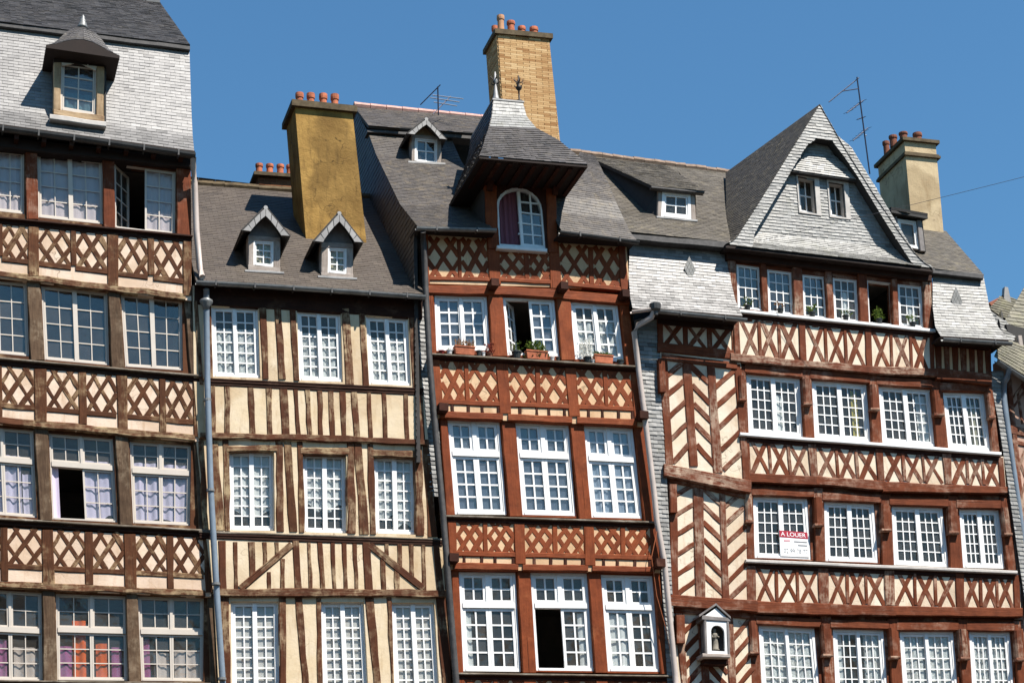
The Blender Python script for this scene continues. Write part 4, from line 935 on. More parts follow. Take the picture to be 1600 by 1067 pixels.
# right-hand sash with its panes, left one open on a mauve curtain
sm = MB()
def sq(pts, d0, dep): sm.extr([P(*p, yd + .04 + d0) for p in pts], V3((0, dep, 0)))
sq([(808, 299), (812.5, 299), (819, 384), (814.5, 384)], 0, .05); sq([(814, 380), (850, 384), (850.5, 387), (814, 384)], .002, .05)
hl = [(314, 318), (330, 335), (347, 352), (364, 368)]
for i, (l, r) in enumerate(hl): sq([(810, l), (846 + i, r), (846 + i, r + 2.2), (810, l + 2.2)], .01, .03)
sq([(826.5, 300), (829, 301), (835, 383), (832.5, 383)], .008, .034)
sm.build('sash', 'white_paint', D3)
rowsy = [(301, 316), (316.5, 332), (332.5, 348.5), (349, 365), (365.5, 381)]
for i, (r0, r1) in enumerate(rowsy):
    for j in range(2):
        xa = 812.5 + i * 1.3 + (16 * j); xb = xa + 14 + (1 if j else 0)
        tr = (xb - (8 if (i == 0 and j) else 0), r0 + (4 if (i == 0 and j) else 0) + (3 * j))
        pm = MB(); pm.extr([P(xa, r0 + 2 + 2 * j, yd + .065 + jit(.002)), P(*tr, yd + .065 + jit(.002)), P(xb + 1, r1 + 2 + 2 * j, yd + .065 + jit(.002)), P(xa + 1.3, r1 + 2 * j, yd + .065 + jit(.002))], V3((0, .003, 0))); pm.build('pane', 'glass_mirror', D3)
cm = MB(); n = 26
for i in range(n + 1):
    u = i / n; dy = .14 + .022 * math.sin(u * 30) + .01 * math.sin(u * 71)
    for j in range(3): cm.v.append(P(lerp(772, 812, u) + j * 3, lerp(292, 386, j / 2), yd + dy))
for i in range(n):
    for j in range(2): b_ = i * 3 + j; cm.f.append([b_, b_ + 3, b_ + 4, b_ + 1]); cm.t.append(.5)
cm.build('curtain', 'cur_mauve', D3, smooth=True)
mb = MB(); A, B, C, Dd = P(760, 280, yd + .19), P(866, 285, yd + .19), P(870, 395, yd + .19), P(764, 390, yd + .19); o = V3((0, 1.6, 0))
mb.quad(A, B, B + o, A + o); mb.quad(Dd, Dd + o, C + o, C); mb.quad(A, A + o, Dd + o, Dd); mb.quad(B, C, C + o, B + o); mb.quad(A + o, B + o, C + o, Dd + o); mb.build('room', 'room_dark', D3)
for xx, yt, yb_ in ((757, 262, 388), (868, 272, 394)):
    p0, p1 = P(xx, yt, yd + .03), P(xx, yb_, yd + .03); o = V3((0, 1.9, 0)); mb = MB(); mb.extr([p0, p1, p1 + o, p0 + o], V3((.04 if xx < 800 else -.04, 0, 0))); mb.build('side_wall', 'slate_backing' if xx < 800 else RD, D3)
# flared pavilion roof
hy = [-.95, -.62, -.2, .12, .36, .5]
fl_ = [(749, 244), (754, 234), (759, 216), (765, 198), (769, 180), (771, 157)]; fr_ = [(918, 258), (894, 237), (872, 219), (838, 201), (823, 183), (817, 161)]
HL = [P(*p, v) for p, v in zip(fl_, hy)]; HR = [P(*p, v) for p, v in zip(fr_, hy)]
slate_patch(HL[:4], HR[:4], .1, .13, 'slate_dark', lift=.016, parent=D3, sp=.3, mean=.85); slate_patch(HL[3:], HR[3:], .1, .13, 'slate_grey', lift=.012, parent=D3, sp=.25, mean=.75)
bk = V3((0, 2.1, 0))
HLb = [p + bk * k for p, k in zip(HL, (1, .95, .85, .78, .72, .7))]; HRb = [p + bk * k for p, k in zip(HR, (1, .95, .85, .78, .72, .7))]
slate_patch(HLb, HL, .1, .13, 'slate_dark', lift=.012, parent=D3, mean=.35); slate_patch(HR, HRb, .1, .13, 'slate_dark', lift=.012, parent=D3)
mb = MB(); mb.extr([HL[-1] + V3((-.02, -.02, 0)), HR[-1] + V3((.02, -.02, 0)), HRb[-1], HLb[-1]], V3((0, 0, .03))); mb.build('ridge_cap', 'lead', D3)
mb = MB(); q = [HL[0], HR[0], HR[0] + bk, HL[0] + bk]; mb.extr([p + V3((0, 0, -.015)) for p in q], V3((0, 0, -.03))); mb.build('soffit', 'soffit_shade', D3)
for i in range(9):
    p0 = HL[0].lerp(HR[0], (i + .5) / 9) + V3((0, .06, -.08)); mb = MB(); mb.extr([p0, p0 + V3((.07, 0, 0)), p0 + V3((.07, 1.0, 0)), p0 + V3((0, 1.0, 0))], V3((0, 0, .05))); mb.build('rafter', RD, D3)
c0, c1 = P(757, 262, yd - .02), P(868, 272, yd - .02)
RA(752, 258, 266, 876, 270, 278, yd - .25, RD, 'plate', .02, parent=D3, depth=.3)
for (x, yt, yb_) in ((760, 264, 300), (862, 274, 306)):     # curved brackets carrying the hood
    pts = [P(x, yt, yd), P(x, yb_, yd)]; mb = MB(); o1 = pts[0] + V3((0, -.55, .1)); mb.extr([pts[1], pts[1] + V3((0, -.07, 0)), pts[1] + V3((0, -.22, .28)), o1, o1 + V3((0, .12, .02)), pts[0]], V3((.09, 0, 0))); mb.build('bracket', RD, D3)
# finials
yf_ = .62
for (x, yb_, yt, mt) in ((775, 158, 113, 'lead'), (811.5, 161, 118, 'iron')):
    base, top = P(x, yb_, yf_), P(x, yt, yf_); h = top.z - base.z; mb = MB()
    if mt == 'lead': mb.lathe(base, [(.075, 0), (.06, .04), (.045, h * .2), (.02, h * .55), (.012, h * .6), (.05, h * .66), (.03, h * .74), (.01, h)], 10)
    else: mb.lathe(base, [(.07, 0), (.06, .04), (.016, .06), (.014, h * .42), (.05, h * .5), (.06, h * .56), (.02, h * .62), (.012, h * .95), (.004, h)], 10)
    o_ = mb.build('finial', mt, D3, smooth=True); lv = MB()
    for k in range(8):
        an = k * math.pi / 4; d_ = V3((math.cos(an), math.sin(an), 0)); c_ = base + V3((0, 0, h * (.55 if k % 2 else .72)))
        lv.tube([c_, c_ + d_ * .05 + V3((0, 0, .015)), c_ + d_ * .085 + V3((0, 0, .05)), c_ + d_ * .07 + V3((0, 0, .09))], [.01, .013, .01, .003], 5)
    lv.build('leaf_ornament', 'iron', o_)
# chimney
chimney('chimney', [(777, 55), (858, 62), (875, 222), (789, 218)], 1.55, .7, 'mortar', 'cap_stone', (.06, .1),
        [(782, 25.5, 48, 11.5, .1, 'terracotta_pale'), (798, 34.5, 49, 12.5, .12, 'terracotta'), (815, 43, 51, 12, .3, 'terracotta'), (834, 44, 53, 13, .3, 'terracotta'), (773, 42, 56, 10, .55, 'terracotta')], brick=(.042, .24, 'brick_buff'))
# small pointed dormer on the mansard
RPp, RN = mL[3], (mR[3] - mL[3]).cross(mL[4] - mL[3]).normalized()
pointed_dormer((666, 187), (637, 210), (697, 219), (643, 212, 690, 252), [(648, 215), (684, 218), (684, 257), (648, 253)], 'slate_light' if False else 'pale_wood', True, 1.6, rows=2, barge=4.5, gl='glass_mirror')
# gutter pipe on the left corner, pale pipe on the right corner
tube('downpipe', [P(661, 362, -.33), P(662, 380, -.16), P(666, 470, -.14), P(671, 560, -.14), P(681, 680, -.12), P(692, 800, -.1), P(703, 940, -.06), P(713, 1067, 0), P(717, 1120, 0)], .05, 'pipe_dark', n=10)
finish_panes()
# ================================================================== red-brown house with the slate gable
Y4 = .05
a, b = house('half_timbered_house', 1040, 1600, Y4, 'long red-brown timbered house with crossed braces, chevron panels and a big slate gable', 1100)
RB, RW = 'red_brown', 'red_brown_worn'
yq = [Y4 - .02, Y4 + .04, Y4 + .10, Y4 + .16]
# top storey: six single lights
t6 = [[(1150, 412), (1187, 417), (1192, 486), (1153, 482)], [(1198, 420), (1237, 425), (1241, 493), (1201, 488)], [(1253, 428), (1289, 432), (1294, 499), (1256, 495)],
      [(1300, 433), (1339, 437), (1342, 504), (1304, 499)], [(1354, 437), (1394, 442), (1397, 509), (1358, 505)], [(1402, 443), (1439, 447), (1444, 513), (1405, 508)]]
tt, tb_ = (1138, 392, 1456, 430), (1142, 484, 1460, 515)
row_walls((1138, 1142), (1456, 1460), tt, tb_, t6, yq[0] + .03, RB); room(1138, 392, 484, 1456, 430, 515, yq[0])
kw = dict(rec=.05, fo=1.8, st=1.9, mu=1.5)
for i, q in enumerate(t6):
    window(q, yq[0], 3, 4, sashes=1, hide=(0,) if i == 4 else (), curt={3: [(.36, .66, .3, .97, 'cur_white')], 5: [(.4, .72, .25, .97, 'cur_sheer')]}.get(i, []), gl='glass_mirror' if i < 3 else 'glass', **kw)
for s in ((1138, 1150, 402, 1142, 1152, 484), (1188.5, 1197, 412, 1193, 1201, 490), (1239, 1253, 416, 1242, 1256, 496), (1290, 1299.5, 424, 1294, 1303, 502), (1341, 1354, 427, 1344, 1358, 506), (1394, 1402, 436, 1397, 1405, 511), (1442, 1455, 438, 1446, 1459, 518)): PO(*s, yq[0], RW if s[0] in (1138, 1239, 1442) else RB, 'post', .05)
RA(1136, 392, 405, 1456, 430, 440, yq[0], 'brown_dark', 'head_beam', .06, depth=.3)  # beam coloured darker to paint in the shade under the gable foot
def wsill(x0, y0, x1, y1, y, mat='white_paint'): sill(x0, y0, x1, y1, y, 14, mat, 'red_paint_dark_shade', 5, .085)
wsill(1149, 482, 1461, 514, yq[0])
def xband(y, top, bot, posts, n=3, lint=None, wb=7.4, mats=(RB, RW, RW)):
    """posts: (xl top, xr top, xl bottom, xr bottom)"""
    x0, x1 = posts[0][0], posts[-1][1]
    panel([(x0, ypx(top, x0) - 5), (x1, ypx(top, x1) - 5), (posts[-1][3], ypx(bot, posts[-1][3]) + 4), (posts[0][2], ypx(bot, posts[0][2]) + 4)], y, 'plaster_white')
    for p in posts: PO(p[0], p[1], ypx(top, p[0]) - 3, p[2], p[3], ypx(bot, p[2]) + 2, y, random.choice((RB, RB, RW)), 'post', .045)
    for p0, p1 in zip(posts, posts[1:]):
        q = [(p0[1], ypx(top, p0[1])), (p1[0], ypx(top, p1[0])), (p1[2], ypx(bot, p1[2])), (p0[3], ypx(bot, p0[3]))]
        for i in range(n):
            u0, u1 = i / n, (i + 1) / n; g = .03
            lattice([bil(q, u0 + g, 0), bil(q, u1 - g, 0), bil(q, u1 - g, 1), bil(q, u0 + g, 1)], LAT_X, wb, y, random.choice(mats), jt=.1)
            if i: 
                A, B = bil(q, u0, 0), bil(q, u0, 1); PO(A[0] - 2.8, A[0] + 2.8, A[1], B[0] - 2.8, B[0] + 2.8, B[1], y, random.choice(mats), 'stud', .03)
            tcap = bil(q, (u0 + u1) / 2, -.02); RA(tcap[0] - 5, tcap[1] - 4, tcap[1] + 1.5, tcap[0] + 5, tcap[1] - 3.5, tcap[1] + 2, y, RW, 'block', .02)
xband(yq[0], (1146, 499, 1459, 526), (1146, 552, 1459, 580), [(1146, 1155, 1148, 1158), (1248, 1259, 1250, 1261), (1351, 1362, 1354, 1364), (1453, 1460, 1455, 1461)], mats=(RB, RB, RW))
for s in ((1142, 551, 563, 1256, 563, 574), (1252, 562, 573, 1362, 571, 583), (1358, 571, 583, 1466, 575, 588)): RA(*s, yq[0], RW, 'beam', .05, wob=1.2)
RA(1464, 574, 592, 1550, 584, 602, yq[0], RB, 'beam', .05)
# main storeys
rows4 = [
 [[(1165, 583), (1249, 591), (1255, 684), (1170, 676)], [(1267, 593), (1353, 600), (1361, 691), (1273, 684)], [(1371, 602), (1454, 608), (1464, 699), (1379, 691)], [(1471, 612), (1537, 614), (1549, 705), (1482, 699)]],
 [[(1176, 775), (1261, 778), (1268, 874), (1179, 871)], [(1287, 783), (1365, 787), (1373, 879), (1290, 876)], [(1392, 790), (1472, 793), (1483, 886), (1397, 882)], [(1497, 795), (1561, 796), (1570, 888), (1505, 886)]],
 [[(1184, 976), (1272, 981), (1282, 1085), (1191, 1083)], [(1300, 982), (1380, 984), (1388, 1086), (1306, 1085)], [(1404, 986), (1489, 986), (1498, 1086), (1412, 1086)], [(1513, 986), (1577, 987), (1586, 1087), (1520, 1086)]]]
tops4 = [(1150, 562, 1550, 598), (1160, 755, 1580, 775), (1168, 955, 1600, 968)]
bots4 = [(1155, 676, 1563, 706), (1163, 871, 1590, 890), (1172, 1084, 1606, 1088)]
Lx = [(1153, 1158), (1163, 1166), (1169, 1174)]; Rx = [(1549, 1562), (1576, 1588), (1598, 1606)]
for i, q in enumerate(rows4):
    row_walls(Lx[i], Rx[i], tops4[i], bots4[i], q, yq[i + 1] + .04, RB); room(Lx[i][0], tops4[i][1], bots4[i][1], Rx[i][1], tops4[i][3], bots4[i][3], yq[i + 1])
kw = dict(rec=.06, fo=4.4, st=3.2, mu=1.7)
CU = [[[(.55, .7, .3, .97, 'cur_white')], [(.72, .84, .12, .97, 'cur_yellow')], [(.72, .92, .12, .97, 'cur_sheer')], [(.62, .78, .2, .97, 'cur_cream')]],
      [[], [], [], []],
      [[(.04, .96, .03, .97, 'cur_lace')], [(.04, .2, .03, .97, 'cur_sheer'), (.62, .96, .03, .97, 'cur_lace')], [(.04, .96, .03, .97, 'cur_lace')], [(.04, .96, .03, .97, 'cur_lace')]]]
for i, q in enumerate(rows4):
    for j, qq in enumerate(q): window(qq, yq[i + 1], 3, 5, mid=7 if i < 2 else 5, curt=CU[i][j], **kw)
P4 = [[(1153, 1165, 572, 1158, 1168, 676), (1253, 1267, 577, 1258, 1272, 683), (1358, 1371, 586, 1363, 1379, 691), (1455, 1470, 595, 1464, 1482, 699), (1540, 1550, 596, 1551, 1562, 706)],
      [(1163, 1176, 756, 1167, 1180, 872), (1271, 1286, 762, 1275, 1290, 876), (1376, 1391, 772, 1379, 1396, 882), (1481, 1496, 775, 1485, 1503, 887), (1563, 1577, 778, 1575, 1588, 890)],
      [(1169, 1183, 955, 1175, 1190, 1084), (1282, 1299, 960, 1290, 1305, 1085), (1388, 1403, 966, 1395, 1411, 1086), (1497, 1512, 968, 1505, 1520, 1087), (1584, 1598, 970, 1592, 1606, 1088)]]
for i, ps in enumerate(P4):
    for p in ps:
        PO(*p, yq[i + 1], RB, 'post', .03)
        h = .5; xm0, xm1 = lerp(p[0], p[3], h), lerp(p[1], p[4], h); ym_ = lerp(p[2], p[5], h)       # carved bracket on the upper half
        PO(p[0] + 2, p[1] - 1, p[2] + 14, xm0 + 1.5, xm1 - 1, ym_, yq[i + 1], random.choice((RB, RW)), 'bracket', .085, bev=.03)
        RA(xm0 + .5, ym_ - 2, ym_ + 2.5, xm1, ym_ - 2, ym_ + 2.5, yq[i + 1], RW, 'bracket_foot', .1)
for i, q in enumerate(rows4):
    for j, (tl, tr, br, bl) in enumerate(q):
        x0, x1 = P4[i][j][1] - 1, P4[i][j + 1][0] + 1
        RA(x0, tl[1] - 15, tl[1] - 1.5, x1, tr[1] - 15, tr[1] - 1.5, yq[i + 1], RB, 'lintel', .05)
wsill(1158, 675, 1564, 706, yq[1]); wsill(1167, 873, 1589, 891, yq[2], 'stone_white'); wsill(1176, 1084, 1607, 1088, yq[3], 'stone_white')
xband(yq[1], (1160, 690, 1563, 718), (1163, 738, 1571, 758), [(1160, 1171, 1164, 1174), (1262, 1276, 1267, 1279), (1368, 1380, 1372, 1383), (1472, 1487, 1477, 1488), (1559, 1568, 1563, 1572)])
for s in ((1168, 738, 753, 1280, 744, 758), (1276, 743, 757, 1384, 751, 766), (1380, 752, 768, 1574, 760, 770)): RA(*s, yq[1], RB, 'beam', .055, wob=1.0)
xband(yq[2], (1166, 887, 1590, 901), (1168, 938, 1594, 948), [(1166, 1181, 1167, 1182), (1278, 1295, 1280, 1296), (1382, 1398, 1384, 1399), (1493, 1507, 1495, 1508), (1583, 1594, 1585, 1595)], mats=(RB, RB))
for s in ((1164, 938, 956, 1298, 942, 960), (1294, 942, 960, 1400, 946, 962), (1396, 946, 961, 1598, 949, 963)): RA(*s, yq[2], RB, 'beam', .055, wob=1.0)
xband(yq[3], (1174, 1100, 1607, 1104), (1178, 1150, 1612, 1154), [(1174, 1190, 1178, 1194), (1290, 1306, 1294, 1310), (1396, 1412, 1400, 1416), (1506, 1520, 1510, 1524), (1594, 1608, 1598, 1612)])
a, b = P(1055, 1150, yq[3]), P(1612, 1154, yq[3]); lower_wall(a, b, yq[3], 'plaster_white')
# dark band under the right eave, with curved struts
panel([(1459, 520), (1545, 530), (1548, 590), (1461, 584)], yq[0] + .05, 'plaster_peach')
for i in range(7): PO(1461 + i * 13, 1471 + i * 13, 528 + i, 1464 + i * 13, 1472 + i * 13, 580 + i * 1.2, yq[0] + .05, RB, 'stud', .03)
RA(1459, 516, 536, 1548, 528, 545, yq[0], 'red_paint_dark_shade', 'head_beam', .06, depth=.2)
# ---- chevron bay on the left
yl = [yq[0] + .02, yq[1], yq[2], yq[3]]
panel([(1028, 480), (1150, 492), (1158, 575), (1032, 560)], yl[0], 'plaster_white')
RA(1028, 488, 506, 1148, 498, 516, yl[0], 'brown_dark', 'head_beam', .05, depth=.2)
for i in range(3):
    q = [(1036 + i * 37, 503 + i * 4), (1066 + i * 37, 507 + i * 4), (1068 + i * 37, 542 + i * 4), (1038 + i * 37, 538 + i * 4)]
    lattice(q, LAT_X, 7.5, yl[0], RB); PO(1066 + i * 38, 1075 + i * 38, 500 + i * 4, 1068 + i * 38, 1076 + i * 38, 548 + i * 4, yl[0], RB, 'stud', .03)
PO(1027, 1036, 492, 1029, 1038, 548, yl[0], RB, 'post', .04)
RA(1028, 534, 549, 1156, 548, 562, yl[0], RB, 'beam', .05); RA(1034, 551, 561, 1152, 566, 577, yl[0], RB, 'rail', .03)
def zE(x, y): return (x / 4.447 + 1000, y / 4.447 + 560)
def zG(x, y): return (x / 3.166 + 1010, y / 3.166 + 730)
def chev(y, fz, corners, posts, cols, wb=8.0):
    panel([fz(*c) for c in corners], y, 'plaster_white')
    for (l0, r0, t, l1, r1, bt_) in posts:
        A, B = fz(l0, t), fz(l1, bt_); PO(A[0], fz(r0, t)[0], A[1], B[0], fz(r1, bt_)[0], B[1], y, RB if l0 % 2 else RW, 'post', .04)
    for (x0, y0, x1, y1) in cols:
        BR(*fz(x0 - 8, y0 + (y0 - y1) / (x1 - x0) * 8), *fz(x1 + 8, y1 - (y0 - y1) / (x1 - x0) * 8), wb, y, random.choice((RB, RB, RW)), 'brace', .02)
chev(yl[1] - .02, zE, [(135, 0), (700, 60), (765, 860), (185, 740)], [(135, 191, 10, 177, 236, 730), (295, 356, 30, 345, 405, 745), (466, 520, 40, 512, 576, 790), (655, 702, 40, 716, 766, 840)],
     [(190, 118, 298, 30), (195, 250, 300, 160), (205, 405, 318, 300), (215, 560, 328, 455), (240, 712, 338, 600),
      (358, 55, 472, 160), (370, 190, 480, 305), (380, 320, 490, 430), (392, 460, 502, 575), (402, 605, 515, 735),
      (530, 195, 668, 75), (540, 325, 682, 200), (556, 475, 692, 345), (572, 630, 704, 500), (590, 765, 714, 645)], 8.6)
RA(1038, 724, 743, 1174, 750, 770, yl[1] - .02, 'red_brown_worn', 'beam', .07); RA(1046, 742, 752, 1168, 768, 778, yl[1] + .02, RB, 'rail', .05)
PO(1029, 1039, 560, 1031, 1041, 612, yl[1] - .02, RB, 'bracket', .1)
chev(yl[2] - .02, zG, [(108, 60), (490, 90), (500, 665), (122, 640)], [(109, 151, 60, 125, 161, 640), (230, 281, 80, 245, 293, 640), (360, 391, 90, 376, 413, 655)],
     [(150, 133, 230, 88), (152, 232, 232, 183), (155, 328, 235, 280), (160, 427, 238, 378), (160, 525, 240, 472), (165, 618, 242, 560),
      (284, 105, 360, 172), (286, 190, 362, 262), (288, 275, 365, 350), (290, 362, 368, 440), (292, 450, 372, 528), (293, 540, 376, 618),
      (392, 190, 478, 115), (397, 278, 480, 200), (401, 372, 483, 296), (406, 468, 487, 390), (410, 562, 490, 480), (415, 645, 492, 572)], 8.0)
RA(1046, 928, 946, 1184, 937, 956, yl[2] - .02, RB, 'beam', .07); RA(1054, 945, 956, 1172, 954, 966, yl[2] + .02, RB, 'rail', .05)
chev(yl[3] - .02, zG, [(130, 690), (505, 720), (530, 1260), (150, 1250)], [(142, 180, 700, 190, 216, 1250), (250, 290, 720, 290, 330, 1250), (388, 428, 720, 420, 458, 1250)],
     [(180, 822, 255, 748), (188, 905, 262, 828), (196, 985, 266, 905), (205, 1065, 272, 985), (212, 1140, 280, 1062), (216, 1215, 288, 1140),
      (430, 845, 502, 762), (438, 928, 506, 848), (444, 1008, 512, 925), (452, 1085, 518, 1005), (458, 1160, 524, 1082),
      (312, 985, 392, 1072), (318, 1062, 404, 1150), (345, 955, 395, 1008)], 8.2)
for (x0, x1, yy0, yy1, k) in ((1046, 1058, 756, 800, 2), (1056, 1070, 960, 1004, 3)): PO(x0, x1, yy0, x0 + 1, x1 + 1, yy1, yl[k] - .02, RB, 'bracket', .1)
# slate-hung strips either side
slates([P(x_, y_, .07) for x_, y_ in ((990, 500), (1030, 500), (1052, 960), (1056, 1130), (1046, 1130), (1028, 800), (1004, 600))], .075, .15, 'slate_grey', sp=.45, mean=.5)
slates([P(x_, y_, .09) for x_, y_ in ((1544, 580), (1568, 580), (1594, 800), (1612, 960), (1604, 960), (1572, 740), (1560, 660))], .075, .15, 'slate_grey', sp=.4, mean=.5)
# ---- slate skirts beside the top storey
gL0, gL1 = P(1026, 485, -.3), P(1166, 497, -.3)
sl_l = [P(988, 482, -.32), P(984, 462, -.18), P(982, 430, -.02), P(984, 369, .12)]; sl_r = [P(1160, 494, -.32), P(1149, 470, -.18), P(1142, 440, -.02), P(1137, 386, .12)]
slate_patch(sl_l, sl_r, .068, .145, 'slate_light', 150, .012, sp=.4, mean=lambda v: .4 if v < .55 else .55)
sr_l = [P(1470, 526, -.32), P(1461, 512, -.2), P(1457, 480, -.04), P(1457, 424, .12)]; sr_r = [P(1577, 532, -.32), P(1560, 512, -.2), P(1546, 482, -.04), P(1536, 429, .12)]
slate_patch(sr_l, sr_r, .068, .145, 'slate_grey', 150, .012, sp=.25, mean=.4)
def diamond(c, w_, h_, y):
    mb = MB(); k = [(c[0], c[1] - h_), (c[0] + w_, c[1] + 1), (c[0] + 3, c[1] + h_), (c[0] - w_ + 2, c[1] - 1)]
    for i in range(4):
        for j in range(3):
            u0, u1, v0, v1 = i / 4 + .01, (i + 1) / 4 - .01, j / 3 + .01, (j + 1) / 3 - .01
            mb.extr([P(*bil(k, *uv), y) for uv in ((u0, v0), (u1, v0), (u1, v1), (u0, v1))], V3((0, .02, 0)), random.uniform(.35, .65))
    mb.build('slate_diamond', 'slate_grey', cur)
diamond((1077, 420), 10, 20, -.022); diamond((1494, 470), 10, 22, -.036)
gutter([P(986, 486, -.38), P(1018, 482, -.38)], .05, 'pipe_pink'); gutter([P(1027, 485, -.38), P(1166, 499, -.38)], .055, 'zinc'); gutter([P(1472, 529, -.38), P(1580, 536, -.38)], .055, 'zinc')
for (xa, ya_, xb, yb_) in ((1027, 484, 1160, 496), (1470, 527, 1576, 533)):
    p0, p1 = P(xa, ya_, -.34), P(xb, yb_, -.34); mb = MB(); mb.extr([p0, p1, p1 + V3((0, .6, .0)), p0 + V3((0, .6, .0))], V3((0, 0, .03))); mb.build('soffit', 'soffit_shade', cur)
# ---- left roof with the shed dormer
ey = -.1; ry = 3.4
e0, e1 = P(972, 362, ey), P(1150, 379, ey); r0, r1 = P(890, 238, ry), P(1150, 272, ry)
RA(974, 364, 373, 1150, 379, 389, ey, 'pipe_dark', 'eave_board', .0, depth=.2)
slates([e0, e1, r1, r0], .085, .16, 'slate_moss', lift=.009, sp=.35)
LN = (e1 - e0).cross(r0 - e0).normalized(); LP = e0
slates([r0 + V3((0, .02, 0)), r1 + V3((0, .02, 0)), r1 + V3((0, 3, -3)), r0 + V3((0, 3, -3))], .3, .3, 'slate_moss')
mb = MB()
for i in range(16): mb.tube([r0.lerp(r1, i / 16) + V3((0, 0, jit(.012))), r0.lerp(r1, (i + .98) / 16) + V3((0, 0, jit(.012)))], .08, 8)
mb.build('ridge_tile', 'ridge_mossy', cur, kind='stuff')
foot = PP(1055, 341, LP, LN); yd = foot.y - .02; DS = empty('dormer', foot, cur)
wq = [(1035, 298), (1079, 303), (1080, 343), (1033, 338)]
window(wq, yd - .03, 2, 2, sashes=1, rec=.01, fo=4.5, st=2.2, mu=2, parent=DS, gl='glass_mirror')
PO(1028, 1036, 296, 1027, 1034, 338, yd, 'pale_wood', 'post', .03, parent=DS, depth=.2); PO(1079, 1086, 303, 1080, 1088, 344, yd, 'pale_wood', 'post', .03, parent=DS, depth=.2)
RA(1026, 337, 341, 1090, 343, 347, yd, 'lead', 'flashing', .08, parent=DS, depth=.3)
mb = MB(); mb.quad(*[P(*p, yd + .25) for p in wq]); mb.build('room', 'room_dark', DS)
f0, f1 = P(1018, 291, yd - .12), P(1101, 298, yd - .12); b1 = PP(1040, 259, LP, LN); b0 = PP(921, 246, LP, LN)
slates([f0, f1, b1, b0], .09, .17, 'slate_moss', parent=DS, lift=.009)
RA(1018, 290, 294, 1101, 297.5, 302, yd - .12, 'pipe_dark', 'fascia', .01, parent=DS, depth=.1)
ck = [P(1028, 294, yd + .02), P(1028, 338, yd + .02), PP(1008, 331, LP, LN), PP(930, 250, LP, LN)]
mb = MB(); mb.add(ck + [b0], [(0, 1, 2, 3), (0, 3, 4)]); mb.build('cheek', 'slate_backing', DS)
ck2 = [P(1087, 303, yd + .02), P(1088, 344, yd + .02), PP(1060, 268, LP, LN)]; mb = MB(); mb.add(ck2, [(0, 1, 2)]); mb.build('cheek', 'slate_backing', DS)
# ---- gable
gy = -.2; rec = .2
GA = (1281, 163)
out = [(1134, 381), (1143, 378), (1152, 370), (1163, 352), (1185, 318), (1230, 245), GA, (1318, 228), (1362, 298), (1405, 362), (1430, 396), (1444, 410), (1458, 419)]
inn = [(1179, 364), (1200, 329), (1236, 268), (1252, 241), (1264, 224), (1279, 217), (1300, 221), (1320, 247), (1341, 278), (1383, 347), (1425, 412)]
rim = [P(*p, gy) for p in out]; hole = [P(*p, gy) for p in inn]
# the rim is one band round the recess: split where the recess meets the foot
foot_l, foot_r = (1176, 386.5), (1420, 414)
ring_poly = [P(*p, gy) for p in out[:]] + [P(1428, 416, gy)] + [P(*p, gy) for p in inn[::-1]] + [P(1176, 386, gy)]
slates(ring_poly, .062, .15, 'slate_grey', lift=.012, thick=.19, sp=.24, mean=.56)
lowp = [P(*p, gy + rec) for p in ((1150, 372), (1179, 300), (1240, 205), (1281, 175), (1330, 205), (1390, 310), (1440, 405))]
wl = [(1244.5, 276), (1271, 281), (1275, 336), (1249, 331)]; wr = [(1292.5, 285), (1317, 289), (1321, 342), (1297, 338)]
bot_l, bot_r = P(1136, 384, gy), P(1458, 420, gy)
field = [V3((bot_l.x + .25, gy + rec, bot_l.z)), V3((bot_r.x - .1, gy + rec, bot_r.z)), P(1432, 400, gy + rec), P(1330, 230, gy + rec), P(1281, 190, gy + rec), P(1240, 235, gy + rec), P(1160, 360, gy + rec)]
hl_, hr_ = [P(*p, gy + rec) for p in wl], [P(*p, gy + rec) for p in wr]
slates(field, .062, .15, 'slate_grey', holes=[hl_, hr_], lift=.012, thick=.03, sp=.24, mean=.62)
# skirt: the field flares forward to the foot
sk_l = [P(1150, 384, gy - .02), P(1166, 378, gy + .1), P(1180, 362, gy + rec - .02)]; sk_r = [P(1440, 416, gy - .02), P(1428, 408, gy + .1), P(1416, 392, gy + rec - .02)]
slate_patch(sk_l, sk_r, .062, .15, 'slate_grey', lift=.012, sp=.24, mean=.62)
# eyebrow over the two lights
eb = [P(1237, 266, gy + .04), P(1262, 240, gy + .16), P(1280, 234, gy + .2), P(1300, 243, gy + .16), P(1320, 258, gy + .1), P(1341, 281, gy + .04)]
slate_patch([P(1237, 266, gy + .08), P(1258, 240, gy + .17)], [P(1341, 281, gy + .08), P(1306, 245, gy + .17)], .062, .15, 'slate_grey', sp=.24, mean=.56)
mb = MB(); p0, p1 = P(1237, 266, gy + .08), P(1341, 281, gy + .08); o = V3((0, .14, .0)); mb.extr([p0, p1, p1 + o, p0 + o], V3((0, 0, -.03))); mb.build('soffit', 'slate_backing', cur)
for q in (wl, wr):
    window(q, gy + rec, 2, 2, sashes=1, rec=.14, fo=1.6, st=1.8, mu=1.8)
    r_ = MB(); qq = [P(*p, gy + rec + .02) for p in q]; big = [P(p[0] + dx, p[1] + dy, gy + rec + .02) for p, (dx, dy) in zip(q, ((-2, -3), (7, -3), (7, 3), (-2, 3)))]
    r_.holed([p + V3((0, -.045, 0)) for p in big], [[p + V3((0, -.045, 0)) for p in qq]], V3((0, .2, 0))); r_.build('window_surround', 'stone_white', cur)
    mb = MB(); mb.quad(*[P(*p, gy + rec + .6) for p in ((q[0][0] - 9, q[0][1] - 9), (q[1][0] + 9, q[1][1] - 9), (q[2][0] + 9, q[2][1] + 9), (q[3][0] - 9, q[3][1] + 9))]); mb.build('room', 'room_dark', cur)
